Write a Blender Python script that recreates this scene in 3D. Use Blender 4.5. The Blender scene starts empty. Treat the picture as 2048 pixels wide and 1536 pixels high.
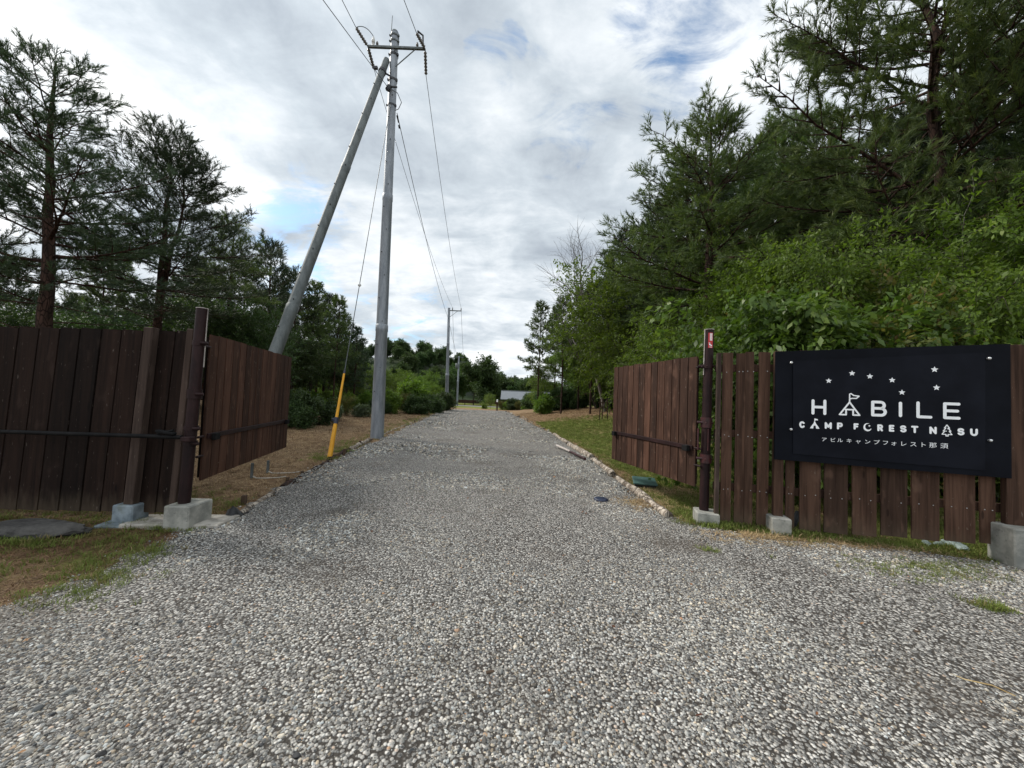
import bpy, math, random
import numpy as np
from mathutils import Vector, Matrix, Euler
R = math.radians
scene = bpy.context.scene
col = scene.collection
rng = np.random.default_rng(7)
random.seed(7)

# ------------------------------------------------------------------ camera
FPX, PITCH, ROLL, CH = 740.0, R(2.2), R(2.3), 1.5      # photograph is 2048 px wide
cr, sr, cp, sp = math.cos(ROLL), math.sin(ROLL), math.cos(PITCH), math.sin(PITCH)
def level(U, V, W):      # level camera axes (right, up, forward) -> world
    return Vector((U, W*cp - V*sp, W*sp + V*cp))
ax_r, ax_u, ax_f = level(cr, sr, 0), level(-sr, cr, 0), level(0, 0, 1)
cam_d = bpy.data.cameras.new('camera')
cam = bpy.data.objects.new('camera', cam_d); col.objects.link(cam)
cam_d.sensor_fit = 'HORIZONTAL'; cam_d.sensor_width = 36; cam_d.lens = 36*FPX/2048
cam_d.clip_start = 0.05; cam_d.clip_end = 3000
m = Matrix((ax_r, ax_u, -ax_f)).transposed().to_4x4(); m.translation = (0, 0, CH)
cam.matrix_world = m
scene.camera = cam

def ray(px, py):
    u, v = px-1024, 768-py
    return level(u*cr - v*sr, u*sr + v*cr, FPX)
def at(px, py, Y):
    r = ray(px, py); r = r*(Y/r.y); return Vector((r.x, r.y, CH+r.z))
def G(px, py, z=0.0):
    r = ray(px, py); r = r*((z-CH)/r.z); return Vector((r.x, r.y, z))
def onplane(px, py, p0, n):
    r = ray(px, py); o = Vector((0, 0, CH)); return o + r*((p0-o).dot(n)/r.dot(n))

# ------------------------------------------------------------------ light
scene.view_settings.view_transform = 'Standard'; scene.view_settings.look = 'None'
scene.view_settings.exposure = 0.42; scene.view_settings.gamma = 1.0
scene.view_settings.use_curve_mapping = False
scene.cycles.max_bounces = 6; scene.cycles.diffuse_bounces = 3; scene.cycles.glossy_bounces = 2; scene.cycles.transmission_bounces = 4
SUN_AZ, SUN_EL = R(-66), R(40)     # azimuth measured from +Y towards +X
sd = bpy.data.lights.new('sun', 'SUN'); sd.energy = 2.8; sd.angle = R(12); sd.color = (1, .95, .87)
sun = bpy.data.objects.new('sun', sd); col.objects.link(sun)
sdir = Vector((math.sin(SUN_AZ)*math.cos(SUN_EL), math.cos(SUN_AZ)*math.cos(SUN_EL), math.sin(SUN_EL)))
sun.rotation_euler = sdir.to_track_quat('Z', 'Y').to_euler(); sun.location = (0, 0, 30)

class NT:
    """small node-tree writer"""
    def __init__(s, tree): s.t = tree; tree.nodes.clear()
    def n(s, typ, **kw):
        nd = s.t.nodes.new(typ); ins = kw.pop('i', {})
        for k, v in kw.items(): setattr(nd, k, v)
        for k, v in ins.items(): s.set(nd, k, v)
        return nd
    def set(s, nd, k, v):
        sock = nd.inputs[k]
        if isinstance(v, bpy.types.NodeSocket): s.t.links.new(v, sock)
        elif isinstance(v, bpy.types.Node): s.t.links.new(v.outputs[0], sock)
        else:
            if sock.type == 'RGBA' and len(v) == 3: v = (*v, 1)
            sock.default_value = v
    def math(s, op, a, b=0.0, c=0.0, clamp=False):
        return s.n('ShaderNodeMath', operation=op, use_clamp=clamp, i={0: a, 1: b, 2: c}).outputs[0]
    def vmath(s, op, a, b=(0, 0, 0)):
        nd = s.n('ShaderNodeVectorMath', operation=op, i={0: a, 1: b})
        return nd.outputs['Value'] if op in ('DOT_PRODUCT', 'LENGTH', 'DISTANCE') else nd.outputs[0]
    def mix(s, f, a, b, blend='MIX'):
        nd = s.n('ShaderNodeMix', data_type='RGBA', blend_type=blend)
        s.set(nd, 0, f); s.set(nd, 6, a); s.set(nd, 7, b); return nd.outputs[2]
    def rng(s, v, a, b, c=0.0, d=1.0, smooth=True):
        return s.n('ShaderNodeMapRange', interpolation_type='SMOOTHSTEP' if smooth else 'LINEAR', clamp=True,
                   i={0: v, 1: a, 2: b, 3: c, 4: d}).outputs[0]
    def noise(s, vec, scale, detail=4, rough=.55, dist=0.0, col=False):
        nd = s.n('ShaderNodeTexNoise', i={'Vector': vec, 'Scale': scale, 'Detail': detail, 'Roughness': rough, 'Distortion': dist})
        return nd.outputs['Color' if col else 'Fac']
    def ramp(s, f, stops, const=False):
        nd = s.n('ShaderNodeValToRGB', i={0: f}); e = nd.color_ramp.elements
        if const: nd.color_ramp.interpolation = 'CONSTANT'
        while len(e) < len(stops): e.new(0.5)
        for el, (p, c) in zip(e, stops): el.position = p; el.color = (*c, 1)
        return nd.outputs[0]
    def mapping(s, vec, scale=(1, 1, 1), rot=(0, 0, 0), loc=(0, 0, 0)):
        return s.n('ShaderNodeMapping', i={'Vector': vec, 'Scale': scale, 'Rotation': rot, 'Location': loc}).outputs[0]

# sky: clear Nishita sky seen through gaps in a broken cloud layer
world = bpy.data.worlds.new('World'); scene.world = world; world.use_nodes = True
w = NT(world.node_tree)
sky = w.n('ShaderNodeTexSky', sky_type='NISHITA', sun_disc=False, sun_elevation=SUN_EL, sun_rotation=SUN_AZ)
D = w.n('ShaderNodeTexCoord').outputs['Generated']
sep = w.n('ShaderNodeSeparateXYZ', i={0: D})
zz = w.math('ADD', w.math('MAXIMUM', sep.outputs[2], 0.0), 0.24)
cx, cy = w.math('DIVIDE', sep.outputs[0], zz), w.math('DIVIDE', sep.outputs[1], zz)
cv = w.n('ShaderNodeCombineXYZ', i={0: cx, 1: cy, 2: 0.0}).outputs[0]
cvs = w.mapping(cv, scale=(.55, 1.25, 1), rot=(0, 0, R(48)))      # streaks
n1 = w.noise(cvs, 1.5, 9, .56, .35)
n2 = w.noise(cv, 1.05, 8, .58, .2)
n3 = w.noise(w.mapping(cv, loc=(3.1, 7.7, 0)), 3.4, 7, .6, .3)
n5 = w.noise(w.mapping(cv, loc=(1.7, 2.9, 0), rot=(0, 0, .5), scale=(1, 1.5, 1)), 4.6, 9, .62, .8)
wob = w.math('MULTIPLY', w.math('SUBTRACT', n2, .5), .35)
def blob(px, py, rad_deg, soft):
    d = ray(px, py).normalized()
    c = w.vmath('DOT_PRODUCT', D, tuple(d))
    c = w.math('ADD', c, w.math('MULTIPLY', wob, .18))
    return w.rng(c, math.cos(R(rad_deg+soft)), math.cos(R(max(rad_deg-soft, 0))))
def streak(p, q, wid, px0, px1):
    a, b = ray(*p).normalized(), ray(*q).normalized(); nrm = a.cross(b).normalized()
    d = w.math('ABSOLUTE', w.math('ADD', w.vmath('DOT_PRODUCT', D, tuple(nrm)), w.math('MULTIPLY', wob, .32)))
    s = w.rng(d, wid, 0.0)
    mid = (a+b).normalized(); half = math.acos(max(-1, min(1, a.dot(mid))))
    return w.math('MULTIPLY', s, w.rng(w.vmath('DOT_PRODUCT', D, tuple(mid)), math.cos(half*1.5), math.cos(half*.9)))
def amax(*a):
    r = a[0]
    for x in a[1:]: r = w.math('MAXIMUM', r, x)
    return r
holes = amax(w.math('MULTIPLY', blob(1375, 15, 5, 6), .95), w.math('MULTIPLY', blob(1140, 215, 4.5, 5), .55),
             w.math('MULTIPLY', blob(575, 490, 7, 5), .95), w.math('MULTIPLY', blob(985, 128, 1.6, 2.5), .55),
             w.math('MULTIPLY', blob(830, 640, 4.5, 4), .6), w.math('MULTIPLY', blob(690, 590, 3, 3), .5))
bright = amax(w.math('MULTIPLY', blob(900, 690, 15, 14), .36), streak((0, 60), (520, 420), .12, 0, 0), w.math('MULTIPLY', streak((980, 200), (1320, 330), .11, 0, 0), .6),
              w.math('MULTIPLY', blob(1480, 130, 17, 13), .38), w.math('MULTIPLY', streak((520, 560), (1100, 600), .07, 0, 0), .55),
              w.math('MULTIPLY', blob(120, 330, 15, 14), .30), w.math('MULTIPLY', blob(700, 560, 10, 10), .5))
dark = amax(w.math('MULTIPLY', blob(720, 260, 20, 17), .9), w.math('MULTIPLY', blob(1000, 330, 15, 14), .75),
            w.math('MULTIPLY', blob(1130, 450, 9, 9), .45))
val = w.math('ADD', w.math('MULTIPLY', n1, .62), w.math('MULTIPLY', n3, .38))
val = w.rng(val, .36, .66, 0, 1, False)
val = w.math('ADD', w.math('MULTIPLY', val, .78), w.math('MULTIPLY', bright, .46))
val = w.math('SUBTRACT', val, w.math('MULTIPLY', dark, .30))
val = w.math('ADD', w.math('ADD', val, .05), w.math('MULTIPLY', w.math('SUBTRACT', n5, .5), .45))
ccol = w.ramp(val, [(0, (.34, .385, .44)), (.3, (.50, .555, .605)), (.62, (.76, .795, .825)), (1, (.98, .98, .965))])
glow = w.rng(w.vmath('DOT_PRODUCT', D, tuple(sdir)), .75, 1.0)
cstr = w.math('ADD', 1.0, w.math('MULTIPLY', glow, .12))
back = w.rng(sep.outputs[1], .15, -.6)                      # unseen sky behind the viewer, brightened as added fill light
cstr = w.math('ADD', cstr, w.math('MULTIPLY', back, .35))
n4 = w.noise(w.mapping(cvs, loc=(9, 4, 0)), 2.6, 10, .62, .4)
opac = w.math('ADD', w.math('MULTIPLY', n4, 1.5), w.math('MULTIPLY', n3, .5))
opac = w.math('ADD', opac, w.math('MULTIPLY', w.math('SUBTRACT', n5, .5), 1.9))
opac = w.math('SUBTRACT', opac, w.math('MULTIPLY', holes, .83))
opac = w.rng(opac, -.16, .58)
low = w.rng(sep.outputs[2], -.02, .1)                      # towards the horizon the layer closes up
opac = w.math('MAXIMUM', opac, w.math('SUBTRACT', 1.0, low))
b1 = w.n('ShaderNodeBackground', i={'Color': w.mix(1.0, sky.outputs[0], (.80, .98, 1.05), 'MULTIPLY'), 'Strength': .135})
b2 = w.n('ShaderNodeBackground', i={'Color': ccol, 'Strength': cstr})
mx = w.n('ShaderNodeMixShader', i={0: opac, 1: b1.outputs[0], 2: b2.outputs[0]})
w.n('ShaderNodeOutputWorld', i={0: mx.outputs[0]})

# ------------------------------------------------------------------ helpers
def tag(o, label=None, cat=None, group=None, kind=None):
    if label: o['label'] = label
    if cat: o['category'] = cat
    if group: o['group'] = group
    if kind: o['kind'] = kind
    return o
def thing(name, loc, label, cat, group=None, rz=0):
    o = bpy.data.objects.new(name, None); col.objects.link(o); o.empty_display_size = .2
    o.location = loc; o.rotation_euler = (0, 0, rz)
    return tag(o, label, cat, group)
def mat_of(o):
    if o is None: return Matrix.Identity(4)
    mm = Matrix.LocRotScale(o.location, o.rotation_euler, o.scale)
    return mat_of(o.parent) @ mm if o.parent else mm
class MB:
    """collects boxes, tubes and sheets in world coordinates; build() links them as ONE mesh object in its parent's space"""
    def __init__(s): s.v = []; s.f = []; s.mi = []; s.tn = []; s.sm = []
    def add(s, verts, faces, mi=0, tone=.5, smooth=False):
        b = len(s.v); s.v.extend(Vector(p) for p in verts)
        for f in faces: s.f.append([b+i for i in f]); s.mi.append(mi); s.tn.append(tone); s.sm.append(smooth)
    def box(s, c, size, M=None, mi=0, tone=.5, bev=0.0):
        c = Vector(c); hx, hy, hz = [a/2 for a in size]; M = M or Matrix.Identity(3)
        if bev <= 0:
            vs = [Vector((x, y, z)) for x in (-hx, hx) for y in (-hy, hy) for z in (-hz, hz)]
            fs = [(0, 1, 3, 2), (4, 6, 7, 5), (0, 4, 5, 1), (2, 3, 7, 6), (0, 2, 6, 4), (1, 5, 7, 3)]
        else:
            b = min(bev, hx*.9, hy*.9, hz*.9)
            vs = []; idx = {}
            for sx in (-1, 1):
                for sy in (-1, 1):
                    for sz in (-1, 1):
                        for k in range(3):
                            p = [sx*(hx-b), sy*(hy-b), sz*(hz-b)]; p[k] = (sx*hx, sy*hy, sz*hz)[k]
                            idx[(sx, sy, sz, k)] = len(vs); vs.append(Vector(p))
            fs = []
            for k in range(3):
                o1, o2 = [j for j in range(3) if j != k]
                for sg in (-1, 1):
                    q = []
                    for a, bb in ((-1, -1), (1, -1), (1, 1), (-1, 1)):
                        t = [0, 0, 0]; t[k] = sg; t[o1] = a; t[o2] = bb; q.append(idx[(*t, k)])
                    fs.append(q)
                for a in (-1, 1):          # edge strips along axis k
                    for bb in (-1, 1):
                        t0 = [0, 0, 0]; t1 = [0, 0, 0]
                        t0[k] = -1; t1[k] = 1; t0[o1] = t1[o1] = a; t0[o2] = t1[o2] = bb
                        fs.append([idx[(*t0, o1)], idx[(*t1, o1)], idx[(*t1, o2)], idx[(*t0, o2)]])
            for sx in (-1, 1):
                for sy in (-1, 1):
                    for sz in (-1, 1): fs.append([idx[(sx, sy, sz, k)] for k in range(3)])
        s.add([c + M @ v for v in vs], fs, mi, tone)
    def tube(s, pts, rad, n=10, mi=0, tone=.5, cap=True, smooth=True):
        pts = [Vector(p) for p in pts]
        if not hasattr(rad, '__len__'): rad = [rad]*len(pts)
        vs, fs = [], []; u = None
        for i, p in enumerate(pts):
            t = (pts[min(i+1, len(pts)-1)] - pts[max(i-1, 0)])
            t = t.normalized() if t.length > 1e-9 else Vector((0, 0, 1))
            if u is None: u = t.orthogonal().normalized()
            u = (u - t*u.dot(t)).normalized(); ww = t.cross(u)
            for k in range(n):
                a = 2*math.pi*k/n; vs.append(p + (u*math.cos(a) + ww*math.sin(a))*rad[i])
        for i in range(len(pts)-1):
            for k in range(n):
                fs.append((i*n+k, i*n+(k+1) % n, (i+1)*n+(k+1) % n, (i+1)*n+k))
        s.add(vs, fs, mi, tone, smooth)
        if cap:
            s.add(vs[:n], [tuple(range(n))[::-1]], mi, tone); s.add(vs[-n:], [tuple(range(n))], mi, tone)
    def ball(s, c, r, mi=0, tone=.5, n=10, sq=(1, 1, 1), jag=0.0):
        c = Vector(c); vs = []; fs = []; h = n//2+1
        for i in range(h+1):
            th = math.pi*i/h
            for k in range(n):
                ph = 2*math.pi*k/n; j = 1 + (random.uniform(-jag, jag) if 0 < i < h else 0)
                vs.append(c + Vector((math.sin(th)*math.cos(ph)*sq[0], math.sin(th)*math.sin(ph)*sq[1], math.cos(th)*sq[2]))*r*j)
        for i in range(h):
            for k in range(n): fs.append((i*n+k, (i+1)*n+k, (i+1)*n+(k+1) % n, i*n+(k+1) % n))
        s.add(vs, fs, mi, tone, True)
    def build(s, name, mats, parent=None, label=None):
        me = bpy.data.meshes.new(name)
        M = mat_of(parent).inverted() if parent is not None else Matrix.Identity(4)
        me.from_pydata([M @ v for v in s.v], [], s.f)
        mats = mats if isinstance(mats, (list, tuple)) else [mats]
        for m_ in mats: me.materials.append(m_)
        me.polygons.foreach_set('material_index', s.mi); me.polygons.foreach_set('use_smooth', s.sm)
        a = me.attributes.new('tone', 'FLOAT', 'FACE'); a.data.foreach_set('value', s.tn)
        o = bpy.data.objects.new(name, me); col.objects.link(o); o.parent = parent
        if label: o['label'] = label
        return o
def np_mesh(name, verts, faces, tone=None, mats=(), parent=None, smooth=False):
    """faces: (n,3) or (n,4) int array"""
    verts = np.asarray(verts, np.float32); faces = np.asarray(faces, np.int32); k = faces.shape[1]
    me = bpy.data.meshes.new(name); me.vertices.add(len(verts)); me.vertices.foreach_set('co', verts.ravel())
    me.loops.add(faces.size); me.loops.foreach_set('vertex_index', faces.ravel())
    me.polygons.add(len(faces)); me.polygons.foreach_set('loop_start', np.arange(len(faces), dtype=np.int32)*k)
    me.polygons.foreach_set('use_smooth', np.full(len(faces), smooth))
    if tone is not None:
        a = me.attributes.new('tone', 'FLOAT', 'FACE'); a.data.foreach_set('value', np.asarray(tone, np.float32))
    for m_ in mats: me.materials.append(m_)
    me.update(calc_edges=True); me.validate()
    o = bpy.data.objects.new(name, me); col.objects.link(o); o.parent = parent
    return o
def dup(root, loc, rz=0.0, sc=1.0, label=None, group=None):
    r = root.copy(); col.objects.link(r); r.location = loc; r.rotation_euler = (0, 0, rz)
    r.scale = (sc, sc, sc) if not hasattr(sc, '__len__') else sc
    if label: r['label'] = label
    if group: r['group'] = group
    for ch in list(root.children):
        c = ch.copy(); col.objects.link(c); c.parent = r
        for g in list(ch.children):
            d = g.copy(); col.objects.link(d); d.parent = c
    return r

# ------------------------------------------------------------------ materials
def newmat(name):
    m_ = bpy.data.materials.new(name); m_.use_nodes = True
    return m_, NT(m_.node_tree)
def finish(t, color, rough=.8, bump=None, bstr=.3, bdist=.01, metal=0.0, spec=.4):
    p = t.n('ShaderNodeBsdfPrincipled', i={'Base Color': color, 'Roughness': rough, 'Metallic': metal, 'Specular IOR Level': spec})
    if bump is not None:
        b = t.n('ShaderNodeBump', i={'Height': bump, 'Strength': bstr, 'Distance': bdist})
        t.set(p, 'Normal', b.outputs[0])
    t.n('ShaderNodeOutputMaterial', i={0: p.outputs[0]})
    return p
def objco(t): return t.n('ShaderNodeTexCoord').outputs['Object']
def attr(t, name, inst=False):
    return t.n('ShaderNodeAttribute', attribute_name=name, attribute_type='INSTANCER' if inst else 'GEOMETRY').outputs['Fac']
def wood(name, dark, light, fleck=.0):
    m_, t = newmat(name); co = objco(t); tn = attr(t, 'tone')
    off = t.n('ShaderNodeCombineXYZ', i={0: t.math('MULTIPLY', tn, 37.0), 1: t.math('MULTIPLY', tn, 11.0), 2: t.math('MULTIPLY', tn, 53.0)}).outputs[0]
    v = t.vmath('ADD', co, off)
    g = t.noise(t.mapping(v, scale=(38, 38, 1.1)), 1.0, 6, .65, .6)
    g2 = t.noise(t.mapping(v, scale=(7, 7, .9)), 1.0, 3, .5, 1.2)
    f = t.math('ADD', t.math('MULTIPLY', g, .55), t.math('MULTIPLY', g2, .45))
    c = t.mix(t.rng(f, .33, .68), dark, light)
    c = t.mix(1.0, c, t.n('ShaderNodeCombineXYZ', i={0: t.rng(tn, 0, 1, .6, 1.5, False), 1: t.rng(tn, 0, 1, .62, 1.42, False), 2: t.rng(tn, 0, 1, .64, 1.38, False)}).outputs[0], 'MULTIPLY')
    sep_ = t.n('ShaderNodeSeparateXYZ', i={0: co}).outputs[2]
    mud = t.math('MULTIPLY', t.rng(t.math('ADD', sep_, t.math('MULTIPLY', t.noise(t.mapping(v, scale=(22, 22, 5)), 1.0, 4, .6), .35)), .52, .22), .38)
    c = t.mix(mud, c, (.115, .088, .060))                                   # splashed soil on the lower ends
    k = t.noise(t.mapping(v, scale=(9, 9, 4)), 1.0, 2, .5)                      # weathered patches
    c = t.mix(t.math('MULTIPLY', t.rng(k, .58, .75), .35), c, tuple(a*1.9+.008 for a in light))
    if fleck:
        k2 = t.noise(t.mapping(v, scale=(60, 60, 14)), 1.0, 2, .6)
        c = t.mix(t.math('MULTIPLY', t.rng(k2, .69, .76), fleck), c, (.30, .25, .21))
        vo = t.n('ShaderNodeTexVoronoi', feature='F1', i={'Vector': t.mapping(v, scale=(6, 6, 1.6)), 'Scale': 1.0})
        c = t.mix(t.math('MULTIPLY', t.rng(vo.outputs['Distance'], .10, .05), .7), c, tuple(a*.45 for a in dark))
    finish(t, c, .82, t.math('ADD', g, 0.0), .35, .004, 0, .12)
    return m_
M_wood = wood('stained_board', (.030, .0168, .0115), (.084, .048, .0325), .35)
M_gatewood = wood('gate_board', (.030, .0152, .0105), (.084, .0435, .029), .6)
M_leftwood = wood('stained_board_dark', (.0075, .0043, .0032), (.020, .0112, .0080), .25)  # darker tone of the stained board, for the left fence and gate backs
M_postwood = wood('post_wood', (.030, .021, .017), (.062, .044, .036), .2)
M_stake = wood('stake_wood', (.035, .020, .014), (.075, .045, .032), .1)
def simple(name, c1, c2, scale=8, rough=.6, metal=0.0, bstr=.1, spec=.4, stretch=(1, 1, 1)):
    m_, t = newmat(name); co = t.mapping(objco(t), scale=stretch)
    n = t.noise(co, scale, 6, .6); nf = t.noise(co, scale*9, 3, .6)
    f = t.rng(t.math('ADD', t.math('MULTIPLY', n, .7), t.math('MULTIPLY', nf, .3)), .35, .65)
    finish(t, t.mix(f, c1, c2), rough, nf, bstr, .004, metal, spec)
    return m_
M_rustpaint = simple('maroon_paint', (.010, .0045, .0046), (.027, .0115, .0115), 7, .55, 0, .15, .18, (1, 1, .25))
M_redcollar = simple('worn_red_collar', (.055, .010, .011), (.022, .010, .010), 14, .5)
M_galv = simple('galvanised_steel', (.17, .19, .215), (.29, .31, .335), 3, .5, .3, .05, .5, (3, 3, .5))
M_galvdark = simple('weathered_galvanised', (.075, .086, .085), (.14, .155, .152), 3, .6, .2, .05, .5, (3, 3, .5))
M_hard = simple('dark_hardware', (.02, .02, .022), (.06, .06, .065), 20, .5, .3)
M_porc = simple('grey_insulator', (.10, .09, .085), (.2, .19, .18), 20, .4)
M_whitecap = simple('white_insulator', (.55, .55, .53), (.7, .7, .68), 20, .4)
M_black = simple('black_steel', (.005, .005, .0055), (.012, .0115, .0115), 10, .75, 0, .1, .12)
M_wire = simple('wire_metal', (.06, .065, .07), (.11, .12, .125), 3, .5, .2)
M_yellow = simple('yellow_plastic', (.62, .28, .012), (.74, .36, .02), 5, .5)
M_pale = simple('pale_surface', (.30, .26, .24), (.50, .45, .41), 15, .6)  # pale tone for the post edge strips, stick end and splinter
M_nail = simple('nail_head', (.35, .35, .35), (.5, .5, .5), 20, .4, .4)
M_bolt = simple('bright_bolt', (.6, .6, .6), (.75, .75, .75), 20, .25, .7)
M_tape = simple('black_tape', (.01, .01, .013), (.05, .055, .09), 40, .5)
M_greenbox = simple('green_plastic', (.035, .080, .074), (.065, .135, .122), 12, .55)
M_blue = simple('dark_blue_plastic', (.012, .017, .035), (.03, .04, .075), 12, .45)
M_blackpl = simple('black_plastic', (.008, .008, .009), (.02, .02, .02), 12, .5)
M_red = simple('red_sticker', (.42, .018, .022), (.50, .028, .030), 8, .5)
M_white = simple('white_paint', (.86, .87, .88), (.92, .92, .92), 8, .5)
M_rope = simple('pale_rope', (.34, .32, .27), (.5, .47, .42), 30, .9)
M_bluestone = simple('bluish_stone', (.10, .135, .13), (.33, .40, .385), 12, .8, 0, .6)
M_straw = simple('dry_straw', (.28, .19, .08), (.48, .36, .18), 15, .8)
M_rock = simple('dark_rock', (.030, .028, .026), (.085, .08, .074), 5, .9, 0, .8)
M_roof = simple('grey_roof', (.13, .145, .16), (.20, .215, .235), 2, .6, 0, .1, .4, (1, 12, 1))
M_housewall = simple('house_siding', (.10, .085, .07), (.16, .14, .12), 3, .8)
def concrete(name, a, b):
    m_, t = newmat(name); co = objco(t)
    n = t.noise(co, 6, 6, .65); nf = t.noise(co, 60, 4, .7)
    c = t.mix(t.rng(n, .35, .65), a, b)
    c = t.mix(t.math('MULTIPLY', t.rng(t.noise(co, 22, 3, .5), .62, .7), .5), c, tuple(x*.55 for x in a))
    moss = t.math('MULTIPLY', t.rng(t.noise(t.mapping(co, loc=(5, 2, 1)), 5, 4, .6), .52, .7), .45)
    c = t.mix(moss, c, (.10, .105, .055))
    finish(t, c, .9, nf, .5, .006, 0, .2)
    return m_
M_conc = concrete('concrete_grey', (.20, .20, .18), (.36, .35, .31))
M_concblue = concrete('concrete_blue_grey', (.13, .16, .18), (.25, .29, .315))
M_slab = concrete('slab_concrete', (.24, .22, .19), (.44, .41, .36))
def sign_mat(name, c):
    m_, t = newmat(name); co = objco(t)
    n = t.noise(co, 2.2, 4, .6)
    finish(t, t.mix(t.rng(n, .3, .7), c, tuple(a*1.7+.001 for a in c)), .6, t.noise(co, 90, 2, .5), .05, .002, 0, .08)
    return m_
M_sign = sign_mat('black_sign', (.0030, .0037, .0062))
M_signin = sign_mat('black_sign_face', (.0046, .0054, .0086))
def bark(name, a, b, sc=1.0):
    m_, t = newmat(name); co = objco(t)
    v = t.n('ShaderNodeTexVoronoi', feature='DISTANCE_TO_EDGE', i={'Vector': t.mapping(co, scale=(14*sc, 14*sc, 4*sc)), 'Scale': 1.0})
    n = t.noise(t.mapping(co, scale=(8, 8, 2)), 1.0, 5, .6)
    c = t.mix(t.rng(n, .35, .65), a, b)
    c = t.mix(t.rng(v.outputs['Distance'], .12, 0.0), c, tuple(x*.4 for x in a))
    finish(t, c, .9, v.outputs['Distance'], .6, .03, 0, .15)
    return m_
M_pinebark = bark('pine_bark', (.028, .018, .014), (.078, .044, .033))
M_greybark = bark('grey_bark', (.050, .042, .034), (.115, .10, .082), .8)
M_palebark = bark('pale_bark', (.17, .155, .13), (.34, .32, .28), .6)
M_deadbark = bark('dead_bark', (.16, .14, .125), (.26, .235, .215), .7)
M_logbark = bark('log_bark', (.17, .135, .105), (.52, .455, .38), .8)
def foliage(name, c0, c1, c2, trans=.3, rough=.55):
    m_, t = newmat(name); tn = attr(t, 'tone')
    c = t.ramp(tn, [(0, c0), (.55, c1), (1, c2)])
    oi = t.n('ShaderNodeObjectInfo').outputs['Random']
    hs = t.n('ShaderNodeHueSaturation', i={'Hue': t.rng(oi, 0, 1, .485, .512, False), 'Saturation': 1.0, 'Value': t.rng(oi, 0, 1, .78, 1.2, False), 'Color': c})
    p = t.n('ShaderNodeBsdfPrincipled', i={'Base Color': hs.outputs[0], 'Roughness': rough, 'Specular IOR Level': .3})
    tr = t.n('ShaderNodeBsdfTranslucent', i={'Color': t.mix(1.0, hs.outputs[0], (1.15, 1.25, .55), 'MULTIPLY')})
    mxs = t.n('ShaderNodeMixShader', i={0: trans, 1: p.outputs[0], 2: tr.outputs[0]})
    t.n('ShaderNodeOutputMaterial', i={0: mxs.outputs[0]})
    return m_
M_needle = foliage('pine_needles', (.034, .057, .020), (.086, .128, .042), (.165, .205, .066), .30)
M_needledk = foliage('dark_pine_needles', (.018, .031, .018), (.042, .068, .034), (.075, .108, .050), .2)
M_leaf = foliage('broad_leaves', (.050, .090, .015), (.104, .166, .025), (.175, .235, .044), .45)
M_leafbr = foliage('bright_leaves', (.064, .110, .018), (.125, .195, .032), (.215, .260, .056), .45)
M_leafdk = foliage('dark_leaves', (.024, .047, .015), (.048, .084, .026), (.085, .125, .042), .32)
M_leafbig = foliage('large_leaves', (.042, .082, .017), (.086, .148, .028), (.155, .205, .048), .38, .45)
M_leafmid = foliage('mid_leaves', (.034, .064, .015), (.070, .118, .024), (.125, .180, .042), .38)
M_leafred = foliage('turning_leaves', (.055, .075, .018), (.11, .125, .030), (.22, .13, .045), .35)
M_leafwt = foliage('silvery_leaves', (.05, .08, .035), (.11, .145, .08), (.28, .30, .22), .3)

# ------------------------------------------------------------------ ground shape
def edge_from(pts):
    g = [G(*p) for p in pts]; g.sort(key=lambda q: q.y)
    return np.array([q.y for q in g]), np.array([q.x for q in g])
LY, LX = edge_from([(0, 1232), (130, 1182), (310, 1082), (440, 1042), (590, 962), (745, 884), (885, 822.5)])
RY, RX = edge_from([(1011, 822), (1092, 862), (1150, 893), (1203, 930), (1265, 985), (1342, 1036), (1452, 1066), (1600, 1087), (1800, 1102), (2048, 1132)])
LY = np.concatenate([[-4.0, 1.2], LY]); LX = np.concatenate([[-10., -5.6], LX])
RY = np.concatenate([[-4.0, 3.0], RY]); RX = np.concatenate([[16.0, 9.0], RX])
def XL(y): return np.interp(y, LY, LX)
def XR(y): return np.interp(y, RY, RX)
YEND = 41.5
def smooth(x, a, b):
    t = np.clip((x-a)/(b-a), 0, 1); return t*t*(3-2*t)
def vnoise(x, y, s, seed=0):
    """cheap value noise"""
    x = np.asarray(x)/s; y = np.asarray(y)/s
    xi, yi = np.floor(x).astype(np.int64), np.floor(y).astype(np.int64); fx, fy = x-xi, y-yi
    def h(a, b): return (np.sin(a*127.1+b*311.7+seed*74.7)*43758.5453) % 1.0
    fx, fy = fx*fx*(3-2*fx), fy*fy*(3-2*fy)
    return (h(xi, yi)*(1-fx)+h(xi+1, yi)*fx)*(1-fy)+(h(xi, yi+1)*(1-fx)+h(xi+1, yi+1)*fx)*fy
def hz(x, y):
    x = np.asarray(x, float); y = np.asarray(y, float)
    dr = np.maximum(0, x-XR(np.minimum(y, YEND))); dl = np.maximum(0, XL(np.minimum(y, YEND))-x)
    z = np.minimum(.15*dr, .75+.02*dr)*smooth(y, 6.5, 19)*(1-smooth(y, 38, 60))
    z = z + np.minimum(.05*dl, .5)*smooth(y, 9, 20)*(1-smooth(y, 40, 60))
    d = np.maximum(dr, dl)
    z = z + (vnoise(x, y, .9, 3)-.5)*.07*smooth(d, .1, 1.2) + (vnoise(x, y, .3, 5)-.5)*.025*smooth(d, .05, .4)
    z = np.where(y > YEND+.5, z*.6, z)
    return z

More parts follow.
